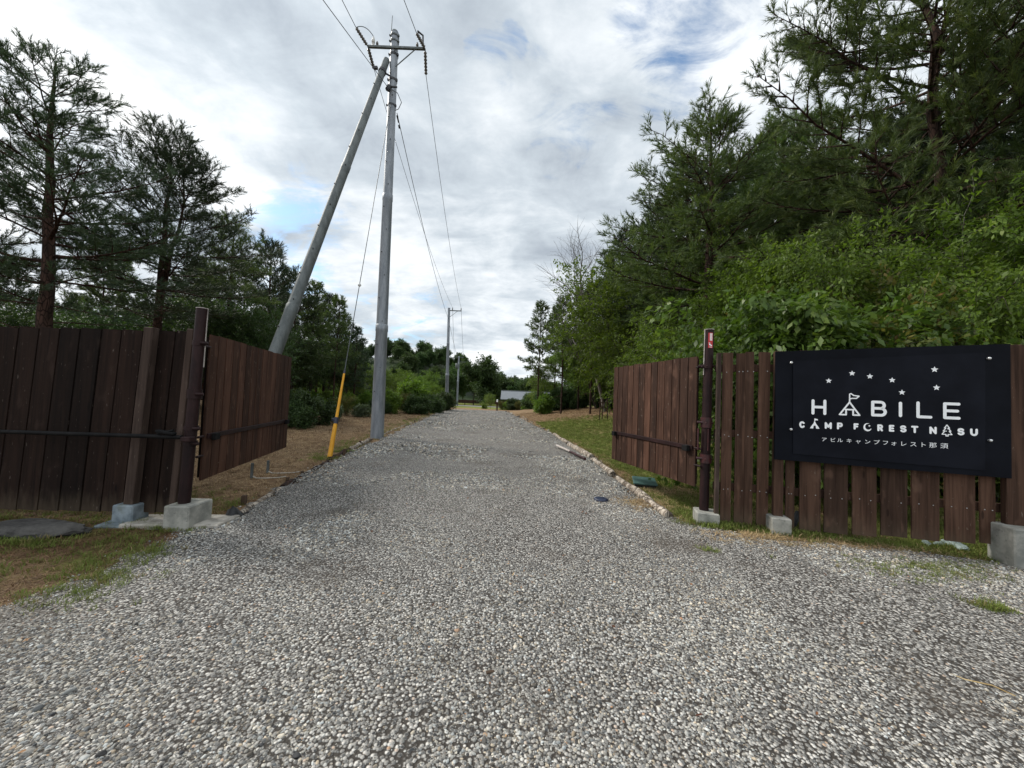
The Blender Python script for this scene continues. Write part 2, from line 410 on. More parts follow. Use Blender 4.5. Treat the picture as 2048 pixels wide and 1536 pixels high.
# ground sheet, gravel road and far lane
m_, t = newmat('litter_soil'); co = objco(t)
n_big = t.noise(co, .55, 5, .6); n_mid = t.noise(co, 3.2, 5, .65); n_f = t.noise(co, 42, 5, .75); n_s = t.noise(t.mapping(co, scale=(1, .35, 1), rot=(0, 0, .6)), 65, 4, .7)
c = t.mix(t.rng(n_f, .3, .7), (.090, .057, .032), (.37, .255, .15))
c = t.mix(t.math('MULTIPLY', t.rng(n_s, .55, .72), .75), c, (.60, .47, .29))
c = t.mix(t.math('MULTIPLY', t.rng(n_mid, .52, .7), .5), c, (.125, .056, .026))
c = t.mix(t.math('MULTIPLY', attr(t, 'red'), .85), c, t.mix(t.rng(n_f, .3, .7), (.045, .022, .013), (.150, .078, .043)))
gm = attr(t, 'green')
gcol = t.mix(t.rng(n_f, .3, .7), (.085, .105, .022), (.23, .265, .062))
c = t.mix(t.math('MULTIPLY', t.rng(t.math('ADD', gm, t.math('MULTIPLY', t.math('SUBTRACT', n_mid, .5), .9)), .25, .75), .9), c, gcol)
finish(t, c, .95, t.math('ADD', n_f, t.math('MULTIPLY', n_s, .6)), .9, .03, 0, .1)
M_soil = m_
def greenness(x, y):
    x = np.asarray(x, float); y = np.asarray(y, float)
    dr = x-XR(y); dl = XL(y)-x
    g = np.zeros(x.shape)
    g = np.maximum(g, .95*smooth(dr, -.1, .5)*(1-smooth(dr, 3.2, 5.5))*smooth(y, 5.2, 7)*(1-smooth(y, 19, 26)))       # lawn strip on the right
    g = np.maximum(g, .62*smooth(dr, -.2, .3)*(1-smooth(y, 6.5, 9)))                                                # weeds along the right fence
    g = np.maximum(g, .33*smooth(dl, -.3, .3)*(1-smooth(y, 4.6, 6.0)))                                              # mossy grass before the left fence
    g = np.maximum(g, .30*np.exp(-((dl-.4)/.5)**2)*smooth(y, 6, 10))
    g = np.maximum(g, 1.0*smooth(y, 46, 50))                                                                       # far lawn
    g = g*(.55+.9*vnoise(x, y, 1.1, 9))*(.7+.6*vnoise(x, y, .35, 11))
    return np.clip(g, 0, 1)
def redness(x, y): return (smooth(XL(y)-x, -.2, .2)*(1-smooth(y, 4.2, 5.5))*(.45+.8*vnoise(x, y, .8, 61))).clip(0, 1)
def gridmesh(name, xs, ys, zf, mats, extra=None):
    X, Y = np.meshgrid(xs, ys); Z = zf(X, Y)
    n, mm = len(xs), len(ys)
    idx = np.arange(n*mm).reshape(mm, n)
    f = np.stack([idx[:-1, :-1], idx[:-1, 1:], idx[1:, 1:], idx[1:, :-1]], -1).reshape(-1, 4)
    o = np_mesh(name, np.stack([X, Y, Z], -1).reshape(-1, 3), f, None, mats, None, True)
    for k, fn in (extra or {}).items():
        a = o.data.attributes.new(k, 'FLOAT', 'POINT'); a.data.foreach_set('value', fn(X, Y).ravel().astype(np.float32))
    return o
def spread(a, b, n0, p=1.0): return np.linspace(a, b, n0)
xs = np.concatenate([[-900, -400, -180, -90, -60, -45], np.linspace(-34, -12, 45), np.linspace(-11.8, 12, 240), np.linspace(12.5, 34, 44), [45, 60, 90, 180, 400, 900]])
ys = np.concatenate([[-60, -20, -6], np.linspace(-2, 16, 180), np.linspace(16.3, 46, 100), [48, 50, 55, 60, 70, 80, 100, 140, 200, 300, 500, 900, 1500]])
def inside(x, y): return (x > XL(y)) & (x < XR(y)) & (y < YEND)
ground = gridmesh('ground', xs, ys, lambda x, y: hz(x, y) - np.where(inside(x, y), .012, .0), [M_soil], {'green': greenness, 'red': redness})
tag(ground, 'brown litter and patchy grass beside the gravel drive', None, None, 'structure')

m_, t = newmat('gravel_bed'); co = objco(t)
vo = t.n('ShaderNodeTexVoronoi', feature='F1', i={'Vector': co, 'Scale': 58.0, 'Randomness': 1.0})
vo2 = t.n('ShaderNodeTexVoronoi', feature='F1', i={'Vector': co, 'Scale': 150.0, 'Randomness': 1.0})
s1 = t.n('ShaderNodeSeparateColor', i={0: vo.outputs['Color']}).outputs[0]
s2 = t.n('ShaderNodeSeparateColor', i={0: vo2.outputs['Color']}).outputs[1]
STONE = [(0, (.045, .045, .046)), (.2, (.13, .128, .122)), (.5, (.262, .25, .23)), (.78, (.45, .43, .395)), (.97, (.63, .605, .56)), (1, (.42, .27, .17))]
c1 = t.ramp(s1, STONE); c2 = t.ramp(s2, STONE)
c = t.mix(t.rng(vo.outputs['Distance'], .55, .35), c2, c1)
c = t.mix(t.rng(vo.outputs['Distance'], .40, .66), c, (.046, .040, .034))
nb = t.noise(co, .8, 4, .6)
c = t.mix(t.math('MULTIPLY', t.rng(nb, .52, .70), .6), c, (.075, .060, .046))
finish(t, c, .85, t.math('SUBTRACT', 1.0, vo.outputs['Distance']), .9, .012, 0, .25)
M_bed = m_
ysr = np.concatenate([np.linspace(-3.5, 10, 220), np.linspace(10.1, YEND, 150)])
us = np.linspace(0, 1, 60)
U, YY = np.meshgrid(us, ysr)
jl = (vnoise(YY*0, YY, .25, 21)-.5)*.30 + (vnoise(YY*0, YY, .09, 22)-.5)*.12
jr = (vnoise(YY*0, YY, .25, 23)-.5)*.22 + (vnoise(YY*0, YY, .09, 24)-.5)*.10
XX = (XL(YY)+jl)*(1-U) + (XR(YY)+jr)*U
crown_edge = smooth(np.minimum(U, 1-U), 0, .03)
ZZ = .004 + .028*crown_edge*(.4+.6*vnoise(XX, YY, .6, 31)) + .03*crown_edge*(vnoise(XX, YY, 1.7, 33)-.3)
ROADZ = lambda x, y: .012+.017*vnoise(x, y, .6, 31)+.03*(vnoise(x, y, 1.7, 33)-.3)
ii = np.arange(U.size).reshape(U.shape)
ff = np.stack([ii[:-1, :-1], ii[:-1, 1:], ii[1:, 1:], ii[1:, :-1]], -1).reshape(-1, 4)
road = np_mesh('gravel_road', np.stack([XX, YY, ZZ], -1).reshape(-1, 3), ff, None, [M_bed], None, True)
tag(road, 'pale grey gravel drive running away between the fences', None, None, 'structure')
M_lane = simple('far_lane_asphalt', (.20, .20, .20), (.27, .27, .265), 1.0, .9)
b = MB(); b.add([(-34, 56, .03), (24, 56, .03), (24, 60.5, .03), (-34, 60.5, .03)], [(0, 1, 2, 3)]); tag(b.build('road', M_lane), 'pale grey lane crossing beyond the end of the drive', None, None, 'structure')

# ------------------------------------------------------------------ scattered stones, grass and litter (uncountable: geometry nodes on point sheets)
def scatter(name, pts, sc, rot, tone, protos, label, pick=None):
    me = bpy.data.meshes.new(name); n = len(pts); me.vertices.add(n); me.vertices.foreach_set('co', np.asarray(pts, np.float32).ravel())
    a = me.attributes.new('sc', 'FLOAT', 'POINT'); a.data.foreach_set('value', np.asarray(sc, np.float32))
    a = me.attributes.new('tone', 'FLOAT', 'POINT'); a.data.foreach_set('value', np.asarray(tone, np.float32))
    a = me.attributes.new('rot', 'FLOAT_VECTOR', 'POINT'); a.data.foreach_set('vector', np.asarray(rot, np.float32).ravel())
    a = me.attributes.new('pick', 'INT', 'POINT'); a.data.foreach_set('value', np.asarray(pick if pick is not None else rng.integers(0, len(protos), n), np.int32))
    o = bpy.data.objects.new(name, me); col.objects.link(o)
    pc = bpy.data.collections.new(name+'_shapes')
    for p in protos:
        for c_ in list(p.users_collection): c_.objects.unlink(p)
        pc.objects.link(p)
    ng = bpy.data.node_groups.new(name+'_nodes', 'GeometryNodeTree')
    ng.interface.new_socket('Geometry', in_out='INPUT', socket_type='NodeSocketGeometry')
    ng.interface.new_socket('Geometry', in_out='OUTPUT', socket_type='NodeSocketGeometry')
    N = ng.nodes; L = ng.links
    gi, go = N.new('NodeGroupInput'), N.new('NodeGroupOutput')
    ci = N.new('GeometryNodeCollectionInfo'); ci.inputs[0].default_value = pc; ci.inputs[1].default_value = True; ci.inputs[2].default_value = True
    ip = N.new('GeometryNodeInstanceOnPoints'); ip.inputs['Pick Instance'].default_value = True
    def na(nm, ty):
        q = N.new('GeometryNodeInputNamedAttribute'); q.data_type = ty; q.inputs[0].default_value = nm; return q.outputs[0]
    L.new(gi.outputs[0], ip.inputs['Points']); L.new(ci.outputs[0], ip.inputs['Instance'])
    L.new(na('pick', 'INT'), ip.inputs['Instance Index']); L.new(na('rot', 'FLOAT_VECTOR'), ip.inputs['Rotation'])
    L.new(na('sc', 'FLOAT'), ip.inputs['Scale']); L.new(ip.outputs[0], go.inputs[0])
    md = o.modifiers.new('scatter', 'NODES'); md.node_group = ng
    return tag(o, label, None, None, 'stuff')
def ico():
    t_ = (1+5**.5)/2
    v = np.array([(-1, t_, 0), (1, t_, 0), (-1, -t_, 0), (1, -t_, 0), (0, -1, t_), (0, 1, t_), (0, -1, -t_), (0, 1, -t_), (t_, 0, -1), (t_, 0, 1), (-t_, 0, -1), (-t_, 0, 1)])
    v /= np.linalg.norm(v[0])
    f = [(0, 11, 5), (0, 5, 1), (0, 1, 7), (0, 7, 10), (0, 10, 11), (1, 5, 9), (5, 11, 4), (11, 10, 2), (10, 7, 6), (7, 1, 8), (3, 9, 4), (3, 4, 2), (3, 2, 6), (3, 6, 8), (3, 8, 9), (4, 9, 5), (2, 4, 11), (6, 2, 10), (8, 6, 7), (9, 8, 1)]
    return v, f
def ico_sub(k):
    v, f = ico(); v = [tuple(p) for p in v]
    for _ in range(k):
        cache = {}; nf = []
        def mid(a, b_):
            key = (min(a, b_), max(a, b_))
            if key not in cache:
                p = np.array(v[a])+np.array(v[b_]); p /= np.linalg.norm(p); cache[key] = len(v); v.append(tuple(p))
            return cache[key]
        for a, b_, c_ in f:
            x, y, z = mid(a, b_), mid(b_, c_), mid(c_, a); nf += [(a, x, z), (b_, y, x), (c_, z, y), (x, y, z)]
        f = nf
    return np.array(v), np.array(f)
def rockshape(seed, k=2, ax=(1, .8, .6), planes=9, r=None):
    rg = np.random.default_rng(seed); v, f = ico_sub(k)
    d = np.ones(len(v))
    for _ in range(planes):            # knock flats off the ball
        n_ = rg.normal(size=3); n_ /= np.linalg.norm(n_); h = rg.uniform(.60, .90)
        q = v@n_; d = np.minimum(d, np.where(q > h, h/np.maximum(q, 1e-6), 1))
    v = v*d[:, None]*(1+rg.normal(0, .02, len(v)))[:, None]
    return v*np.array(ax)/np.array(ax)[0], f
m_, t = newmat('gravel_stones'); tn = attr(t, 'tone', True); co = objco(t)
c = t.ramp(tn, [(0, (.042, .042, .044)), (.16, (.12, .118, .115)), (.42, (.255, .243, .222)), (.68, (.425, .408, .37)), (.88, (.64, .617, .565)), (.945, (.76, .735, .68)), (.95, (.44, .31, .20)), (1, (.44, .23, .13))])
hv = t.ramp(t.n('ShaderNodeObjectInfo').outputs['Random'], [(0, (.84, .92, 1.0)), (.3, (.97, .99, 1.0)), (.62, (1.0, .98, .94)), (.86, (1.0, .92, .80)), (1, (1.0, .84, .66))])
c = t.mix(1.0, c, hv, 'MULTIPLY')
c = t.mix(t.math('MULTIPLY', t.rng(t.noise(co, 2.0, 5, .7), .4, .7), .3), c, (.10, .095, .09))
finish(t, c, .8, t.noise(co, 6, 3, .6), .3, .2, 0, .3)
M_stone = m_
rocks = []
for i in range(7):
    v, f = rockshape(40+i, 2, planes=13, ax=[(1, .8, .6), (1, .65, .5), (1, .9, .7), (1, .75, .42), (1, .55, .55), (1, .85, .5), (1, .7, .62)][i])
    rocks.append(np_mesh('pebble', v, f, None, [M_stone], None, True))
def stones():
    P_, S_, T_ = [], [], []
    def zone(y0, y1, dens, med, sig, marg, lim=1.6):
        n = int((y1-y0)*dens*(marg*2*1.45*((y0+y1)/2)+1)); y = rng.uniform(y0, y1, n); half = 1.45*y*marg+.5
        x = rng.uniform(-1, 1, n)*half; wgt = rng.uniform(0, 1, n) < half/(1.45*y1*marg+.5)
        edge = rng.normal(0, .07, n)
        gapn = vnoise(x, y, .5, 41)
        keep = (x > XL(y)+edge-.05) & (x < XR(y)+edge+.02) & (y < YEND)
        ragged = np.minimum(x-XL(y), XR(y)-x)            # thin out towards the borders
        keep &= (rng.uniform(0, 1, n) < smooth(ragged, -.12, .35)*.75+.25)
        fine = smooth(vnoise(x, y, 1.3, 44)*.6+vnoise(x, y, .45, 45)*.4, .38, .62)
        left = 1 - smooth(x+.15*y, -1.6, .2)*.35
        keep &= rng.uniform(0, 1, n) < .50+.50*fine*1.2
        xc = (XL(np.maximum(y, 4.5))+XR(np.maximum(y, 4.5)))/2+.35*(vnoise(y*0, y, 5, 71)-.5); track = np.exp(-((np.abs(x-xc)-.78)/.34)**2)*(.5+.7*vnoise(x, y, 1.2, 73))
        x, y, fine, left, track = x[keep], y[keep], fine[keep], left[keep], track[keep]
        s = med*np.exp(rng.normal(0, sig, len(x)))*(.56+.66*fine)*(.45+.80*left)*(1-.24*track); s = np.clip(s, med*.35, med*2.9)
        P_.append(np.stack([x, y, ROADZ(x, y)+s*rng.uniform(-.1, .35, len(x))], -1)); S_.append(s)
        damp = smooth(vnoise(x, y, 1.9, 51)*.6+vnoise(x, y, .7, 52)*.4, .50, .74)+.9*np.exp(-((x+.15)/.5)**2-((y-2.0)/.35)**2)+.6*np.exp(-((x-.1)/.8)**2-((y-2.9)/.3)**2)
        tt = np.clip(rng.beta(1.35, 1.1+.8*np.clip(damp+.35*track, 0, 1.3), len(x))*.97, 0, .944) - .05*(1-fine)
        warm = rng.uniform(0, 1, len(x)) < .006; tt = np.where(warm, rng.uniform(.95, 1, len(x)), np.clip(tt, 0, .944)); T_.append(tt)
    zone(1.25, 2.4, 15500, .0039, .54, 1.06); zone(2.4, 3.6, 8500, .0048, .50, 1.06); zone(3.6, 5.2, 4600, .0059, .44, 1.06)
    zone(5.2, 9.0, 1800, .0093, .38, .9); zone(9, 18, 420, .016, .35, .7); zone(18, 40, 90, .025, .3, .5)
    zone(1.3, 6, 75, .0105, .26, 1.05)
    p = np.concatenate(P_); s = np.concatenate(S_); tt = np.concatenate(T_)
    rot = np.stack([rng.normal(0, .35, len(p)), rng.normal(0, .35, len(p)), rng.uniform(0, 6.283, len(p))], -1)
    print('stones', len(p))
    return p, s, rot, tt
p, s, r_, tt = stones()
scatter('gravel', p, s, r_, tt, rocks, 'loose grey and white stones covering the drive')

# short grass and dry litter
m_, t = newmat('grass_blades'); tn = attr(t, 'tone', True)
c = t.ramp(tn, [(0, (.085, .045, .022)), (.22, (.23, .14, .075)), (.42, (.52, .39, .22)), (.5, (.28, .22, .10)), (.55, (.125, .135, .032)), (.8, (.13, .175, .036)), (1, (.22, .26, .065))])
p_ = t.n('ShaderNodeBsdfPrincipled', i={'Base Color': c, 'Roughness': .7, 'Specular IOR Level': .2})
tr = t.n('ShaderNodeBsdfTranslucent', i={'Color': c})
t.n('ShaderNodeOutputMaterial', i={0: t.n('ShaderNodeMixShader', i={0: .25, 1: p_.outputs[0], 2: tr.outputs[0]}).outputs[0]})
M_blade = m_
def tuft(seed, nb, flat, ln=1.0):
    rg = np.random.default_rng(seed); V, F_ = [], []
    for i in range(nb):
        a = rg.uniform(0, 6.283); o_ = np.array([rg.normal(0, .5), rg.normal(0, .5), 0])*(1.0 if flat < .6 else 1.6)
        el = rg.uniform(.0, .35) if rg.uniform() < flat else rg.uniform(.6, 1.4)
        d = np.array([math.cos(a)*math.cos(el), math.sin(a)*math.cos(el), math.sin(el)]); L_ = ln*rg.uniform(.5, 1.25)
        sd_ = np.array([-math.sin(a), math.cos(a), 0])*.045; mid = o_+d*L_*.6; tip = o_+d*L_+np.array([math.cos(a), math.sin(a), -.5])*L_*.14
        o_ = o_+np.array([0, 0, .04 if flat > .6 else -.03]); k = len(V)
        V += [o_-sd_, o_+sd_, mid+sd_*.8, mid-sd_*.8, tip]; F_ += [(k, k+1, k+2), (k, k+2, k+3), (k+3, k+2, k+4)]
    return np_mesh('tuft', np.array(V), np.array(F_), None, [M_blade])
gt = [tuft(60+i, 16, .15) for i in range(3)]; dt = [tuft(70+i, 14, .92) for i in range(3)]
def grassy():
    P_, S_, T_, K_ = [], [], [], []
    def zone(x0, x1, y0, y1, dens, sc, cond=None):
        n = int(abs(x1-x0)*(y1-y0)*dens); x = rng.uniform(x0, x1, n); y = rng.uniform(y0, y1, n)
        out = (x < XL(y)-.02+rng.normal(0, .06, n)) | (x > XR(y)+.02+rng.normal(0, .06, n)) | (y > YEND)
        out &= (np.abs(x) < 1.5*y+.8)
        if cond is not None: out &= cond(x, y)
        x, y = x[out], y[out]; g = greenness(x, y); isg = rng.uniform(0, 1, len(x)) < np.clip(g*1.25-.12, 0, .95)
        keep = isg | (rng.uniform(0, 1, len(x)) < .8); x, y, isg = x[keep], y[keep], isg[keep]
        P_.append(np.stack([x, y, hz(x, y)], -1)); S_.append(sc*rng.uniform(.6, 1.4, len(x))*np.where(isg, 1.0, 1.1))
        T_.append(np.where(isg, rng.uniform(.5, .5+.5*(1-.5*redness(x, y)), len(x)), rng.uniform(0, 1, len(x))*(.46-.27*redness(x, y)))); K_.append(np.where(isg, rng.integers(0, 3, len(x)), rng.integers(3, 6, len(x))))
    zone(-9, -2.8, 1.5, 6, 420, .045); zone(-11, -3, 6, 13, 260, .055); zone(-16, -4, 13, 30, 80, .085)
    zone(1.7, 8, 3.0, 9, 460, .05); zone(1.2, 10, 9, 18, 240, .06); zone(-1.5, 16, 18, 34, 80, .085)
    # weeds creeping into the gravel
    def patch(cx_, cy_, rx, ry, n, sc, tn=(.5, 1.0)):
        x = rng.normal(cx_, rx, n); y = rng.normal(cy_, ry, n)
        P_.append(np.stack([x, y, ROADZ(x, y)+.004], -1)); S_.append(sc*rng.uniform(.5, 1.3, n)); T_.append(rng.uniform(*tn, n)); K_.append(rng.integers(0, 3, n))
    for px, py, rx, ry, n, sc in ((1830, 1150, .36, .13, 150, .03), (1900, 1140, .42, .10, 120, .03), (1965, 1218, .10, .06, 34, .035), (1985, 1226, .05, .03, 24, .045), (1420, 1110, .05, .03, 16, .035),
                                  (262, 1112, .17, .15, 110, .04), (215, 1160, .16, .11, 80, .036), (120, 1200, .25, .1, 60, .035), (1480, 1058, .28, .06, 240, .065), (1590, 1072, .22, .05, 150, .06), (1620, 1080, .14, .04, 90, .06),
                                  (1760, 1090, .35, .05, 190, .045), (1930, 1098, .3, .05, 170, .045), (1440, 1045, .10, .04, 60, .06), (1400, 1050, .10, .03, 50, .045), (1555, 1068, .13, .03, 90, .055), (1990, 1112, .16, .04, 110, .05), (270, 1050, .12, .03, 40, .04), (345, 1062, .16, .04, 60, .035), (40, 1090, .25, .05, 90, .045), (690, 905, .18, .12, 70, .045), (655, 920, .2, .1, 60, .05)):
        q = G(px, py); patch(q.x, q.y, rx, ry, n, sc)
    for px, py, rx, ry, n, sc in ((1560, 1080, .45, .06, 150, .07), (1290, 1010, .22, .14, 170, .06), (1330, 985, .25, .2, 160, .06), (1700, 1098, .5, .07, 160, .05)):
        q = G(px, py); patch(q.x, q.y, rx, ry, n, sc, (.25, .5)); K_[-1] = rng.integers(3, 6, n)
    p = np.concatenate(P_); n = len(p); print('grass', n)
    rot = np.stack([rng.normal(0, .1, n), rng.normal(0, .1, n), rng.uniform(0, 6.283, n)], -1)
    return p, np.concatenate(S_), rot, np.concatenate(T_), np.concatenate(K_)
p, s, r_, tt, kk = grassy()
scatter('grass', p, s, r_, tt, gt+dt, 'short grass and dry clippings beside the drive', kk)
m_, t = newmat('fallen_leaf'); tn = attr(t, 'tone', True)
finish(t, t.ramp(tn, [(0, (.06, .022, .012)), (.5, (.14, .06, .028)), (.8, (.30, .17, .08)), (1, (.45, .34, .19))]), .7, None, 0, 0, 0, .2)
def leafshape(seed):
    rg = np.random.default_rng(seed); n = 8; V = [(0, 0, .12)]
    for i in range(n):
        a = 6.283*i/n; rr = 1+rg.uniform(-.25, .15); V.append((math.cos(a)*rr, math.sin(a)*rr*.55, rg.uniform(0, .3)))
    return np_mesh('leaf', np.array(V), np.array([(0, 1+i, 1+(i+1) % n) for i in range(n)]), None, [m_])
n = 200; y = rng.uniform(1.35, 9, n); x = rng.uniform(-1.4, 1.4, n)*y; k_ = (x > XL(y)-.5) & (x < XR(y)+.4); x, y = x[k_], y[k_]; n = len(x)
scatter('fallen_leaves', np.stack([x, y, ROADZ(x, y)+.018], -1), rng.uniform(.006, .018, n), np.stack([rng.normal(0, .3, n), rng.normal(0, .3, n), rng.uniform(0, 6.28, n)], -1), rng.uniform(0, 1, n), [leafshape(1), leafshape(2)], 'small orange and brown leaves lying on the gravel')

# ------------------------------------------------------------------ left fence
def plank_x(b, x0, x1, y, z0, z1, th, lean=0.0, mi=0, tone=None):
    """upright board between x0 and x1 in a plane of constant y (front face at y)"""
    tone = random.random() if tone is None else tone
    M_ = Matrix.Rotation(random.gauss(0, .006), 3, 'Z') @ Matrix.Rotation(lean, 3, 'Y')
    h = z1-z0+random.uniform(-.006, .006)
    b.box(((x0+x1)/2+math.tan(lean)*0, y+th/2+random.uniform(-.002, .003), z0+h/2), (x1-x0, th, h), M_, mi, tone)
FY = 4.06
LEAN = R(2.2)
lf = thing('wood_fence', (-5.6, FY, 0), 'dark brown board fence left of the drive with a black bar across it', 'fence')
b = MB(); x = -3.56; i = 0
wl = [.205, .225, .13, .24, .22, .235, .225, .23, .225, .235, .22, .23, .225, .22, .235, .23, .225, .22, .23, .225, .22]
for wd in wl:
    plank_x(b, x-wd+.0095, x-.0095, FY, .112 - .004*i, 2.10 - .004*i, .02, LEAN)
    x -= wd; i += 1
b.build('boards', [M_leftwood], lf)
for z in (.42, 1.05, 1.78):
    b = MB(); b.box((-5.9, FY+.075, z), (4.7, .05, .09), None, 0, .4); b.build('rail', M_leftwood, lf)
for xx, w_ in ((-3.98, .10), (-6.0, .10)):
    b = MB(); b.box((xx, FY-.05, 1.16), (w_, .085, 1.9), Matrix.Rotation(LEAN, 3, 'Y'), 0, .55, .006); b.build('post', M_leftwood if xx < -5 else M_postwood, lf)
b = MB(); b.box((-3.555, FY-.02, 1.15), (.07, .07, 1.93), Matrix.Rotation(LEAN*.8, 3, 'Y'), 0, .8, .005); b.build('post', M_postwood, lf)
for xx in (-4.035, -6.05):
    b = MB(); b.box((xx, FY-.03, .095), (.215, .2, .235), Matrix.Rotation(.03, 3, 'Z'), 0, .5, .012); b.build('footing', M_concblue, lf)

# steel gate post on the left
GPX, GPY = -3.375, 3.97
gp = thing('gate_post', (GPX, GPY, 0), 'round maroon steel gate post on a concrete block at the left fence end', 'gate post')
b = MB(); b.tube([(GPX-.045, GPY, .2), (GPX+.0, GPY, 2.33)], .054, 20); b.build('pole', M_rustpaint, gp)
for z, rr, hh, mm in ((1.93, .062, .05, M_rustpaint), (1.36, .066, .10, M_rustpaint), (1.02, .066, .05, M_rustpaint), (.86, .064, .05, M_rustpaint)):
    b = MB(); xx = GPX-.045+.045*z/2.2; b.tube([(xx, GPY, z), (xx, GPY, z+hh)], rr, 20); b.tube([(xx+.05, GPY-.05, z+hh/2), (xx+.11, GPY-.02, z+hh/2)], .016, 8); b.build('hinge_collar', mm, gp)
b = MB(); b.box((GPX+.052, GPY+.008, 2.02), (.005, .008, .64), None); b.tube([(GPX, GPY, 2.33), (GPX, GPY, 2.337)], .056, 16); b.box((GPX+.01, GPY-.0, 2.343), (.02, .02, .004), None); b.build('edge_strip', M_pale, gp)  # thin pale strip on the drive side and pale rim on top
b = MB(); b.box((GPX-.015, GPY+.03, .12), (.26, .32, .27), Matrix.Rotation(.02, 3, 'Z'), 0, .5, .012); b.build('footing', M_conc, gp)

# black bar latched across the left fence
bar = thing('barrier_bar', (-4.9, 3.90, .9), 'long black steel bar lying level across the left fence', 'bar')
b = MB(); b.tube([(-7.4, 3.925, .915), (-3.42, 3.885, .955)], .021, 10); b.build('bar', M_black, bar)
b = MB(); b.box((-3.58, 3.875, 1.0), (.20, .05, .035), Matrix.Rotation(.12, 3, 'Y'), 0, .5, .01); b.tube([(-3.66, 3.87, .985), (-3.5, 3.87, 1.025)], .012, 8); b.build('latch', M_black, bar)
b = MB(); b.box((-3.35, 3.875, .94), (.10, .07, .05), None, 0, .5, .006); b.build('bracket', M_rustpaint, bar)

# gates: boards along a line from a hinge end to a free end
def gate(name, A, Bq, z0, z1, nb, label, side):
    g = thing(name, ((A.x+Bq.x)/2, (A.y+Bq.y)/2, 0), label, 'gate')
    d = (Bq-A); d.z = 0; Ln = d.length; d.normalize(); nrm = Vector((-d.y, d.x, 0))*side     # nrm faces the drive
    ang = math.atan2(d.y, d.x); Mz = Matrix.Rotation(ang, 3, 'Z')
    b = MB(); s_ = 0; step = Ln/nb
    for i in range(nb):
        wd = step-.016; c = A+d*(s_+step/2)
        zt = z1+random.uniform(-.006, .006)
        b.box((c.x, c.y, (z0+zt)/2), (wd, .02, zt-z0), Mz @ Matrix.Rotation(random.gauss(0, .02), 3, 'Z'), 0, random.random())
        s_ += step
    b.build('boards', M_gatewood, g)
    b = MB()        # backing frame of boards behind the gaps
    c = A+d*(Ln/2)-nrm*.032
    b.box((c.x, c.y, (z0+z1)/2), (Ln-.05, .016, z1-z0-.06), Mz, 0, .15); b.build('back_panel', M_leftwood, g)
    b = MB()
    zb = z0+.50; c = A+d*(Ln*.47)+nrm*.022
    b.box((c.x, c.y, zb), (Ln*.9, .022, .055), Mz, 0, .5, .003); b.build('brace_bar', M_rustpaint, g)
    for q in (.06, .93):
        b = MB(); c = A+d*(Ln*q)+nrm*.055; b.box((c.x, c.y, zb-.015), (.10, .05, .075), Mz, 0, .5, .005); b.build('bracket', M_black, g)
    for z in (z0+.28, z0+.5, z1-.15):
        b = MB(); b.tube([A-d*.09+Vector((0, 0, z)), A+d*.03+Vector((0, 0, z))], .014, 8); b.build('hinge_arm', M_rustpaint, g)
    return g
gate('wooden_gate', Vector((-3.515, 4.26, 0)), Vector((-4.17, 6.95, 0)), .42, 2.10, 15, 'open wooden gate leaf hinged on the left post, strut pole rising behind it', -1)
gate('wooden_gate', Vector((2.44, 4.86, 0)), Vector((1.93, 7.0, 0)), .445, 2.155, 13, 'open wooden gate leaf hinged on the post with the red sticker', 1)

# ------------------------------------------------------------------ right fence
F0 = Vector((2.97, 4.62, 0)); FD = Vector((2.05, -.61, 0)).normalized(); FN = Vector((FD.y, -FD.x, 0))
if FN.y > 0: FN = -FN
MF = Matrix((FD, -FN, Vector((0, 0, 1)))).transposed()
def fs(px, py=1000.0):
    q = onplane(px, py, F0, FN); return (q-F0).dot(FD)
def fp(s_, z, off=0.0): return F0 + FD*s_ + FN*off + Vector((0, 0, z))
rf = thing('wood_fence', F0, 'brown board fence with gaps, carrying the black sign right of the drive', 'fence')
b = MB()
edges = [(1440, 1461), (1468, 1487), (1487.5, 1504), (1513, 1536), (1570, 1588), (1598, 1640), (1648, 1695), (1704, 1752), (1762, 1814), (1823, 1878), (1889, 1949), (1959, 1989), (2040, 2094), (2104, 2160), (2172, 2230)]
zb_ = lambda s_: .035 + .055*np.clip(s_, -1, 2.5)
zt_ = lambda s_: 2.19 + .035*np.clip(s_, -1, 3)
for a0, a1 in edges:
    s0, s1 = fs(a0), fs(a1); c = (s0+s1)/2; zb, zt = zb_(c)+random.uniform(-.012, .012), zt_(c)+random.uniform(-.01, .01)
    M2 = MF @ Matrix.Rotation(random.gauss(0, .003), 3, 'Y')
    b.box(fp(c, (zb+zt)/2, random.uniform(-.002, .002)), (s1-s0, .02, zt-zb), M2, 0, random.random())
    for z in (.48, 1.15, 1.95):                                                        # nail heads
        for s_ in (s0+(s1-s0)*.25, s0+(s1-s0)*.75):
            if random.random() < .85: b.box(fp(s_+random.gauss(0, .006), z+.03*c*.6+random.gauss(0, .006), .0125), (.009, .004, .009), MF, 1, .5)
b.build('boards', [M_wood, M_nail], rf)
for z in (.50, 1.17, 2.0):
    b = MB(); b.box(fp(1.72, z+.03, -.045), (4.2, .045, .09), MF @ Matrix.Rotation(-.018, 3, 'Y'), 0, .35); b.build('rail', M_wood, rf)
for a0, a1, zlo in ((1426.5, 1435, .1), (1542, 1561, .2), (1998, 2034, .3)):
    s0, s1 = fs(a0), fs(a1); c = (s0+s1)/2
    b = MB(); b.box(fp(c, (zlo+zt_(c))/2, .045), (s1-s0, .07, zt_(c)-zlo), MF, 0, .45, .005); b.build('post', M_postwood if a0 < 1500 else M_wood, rf)
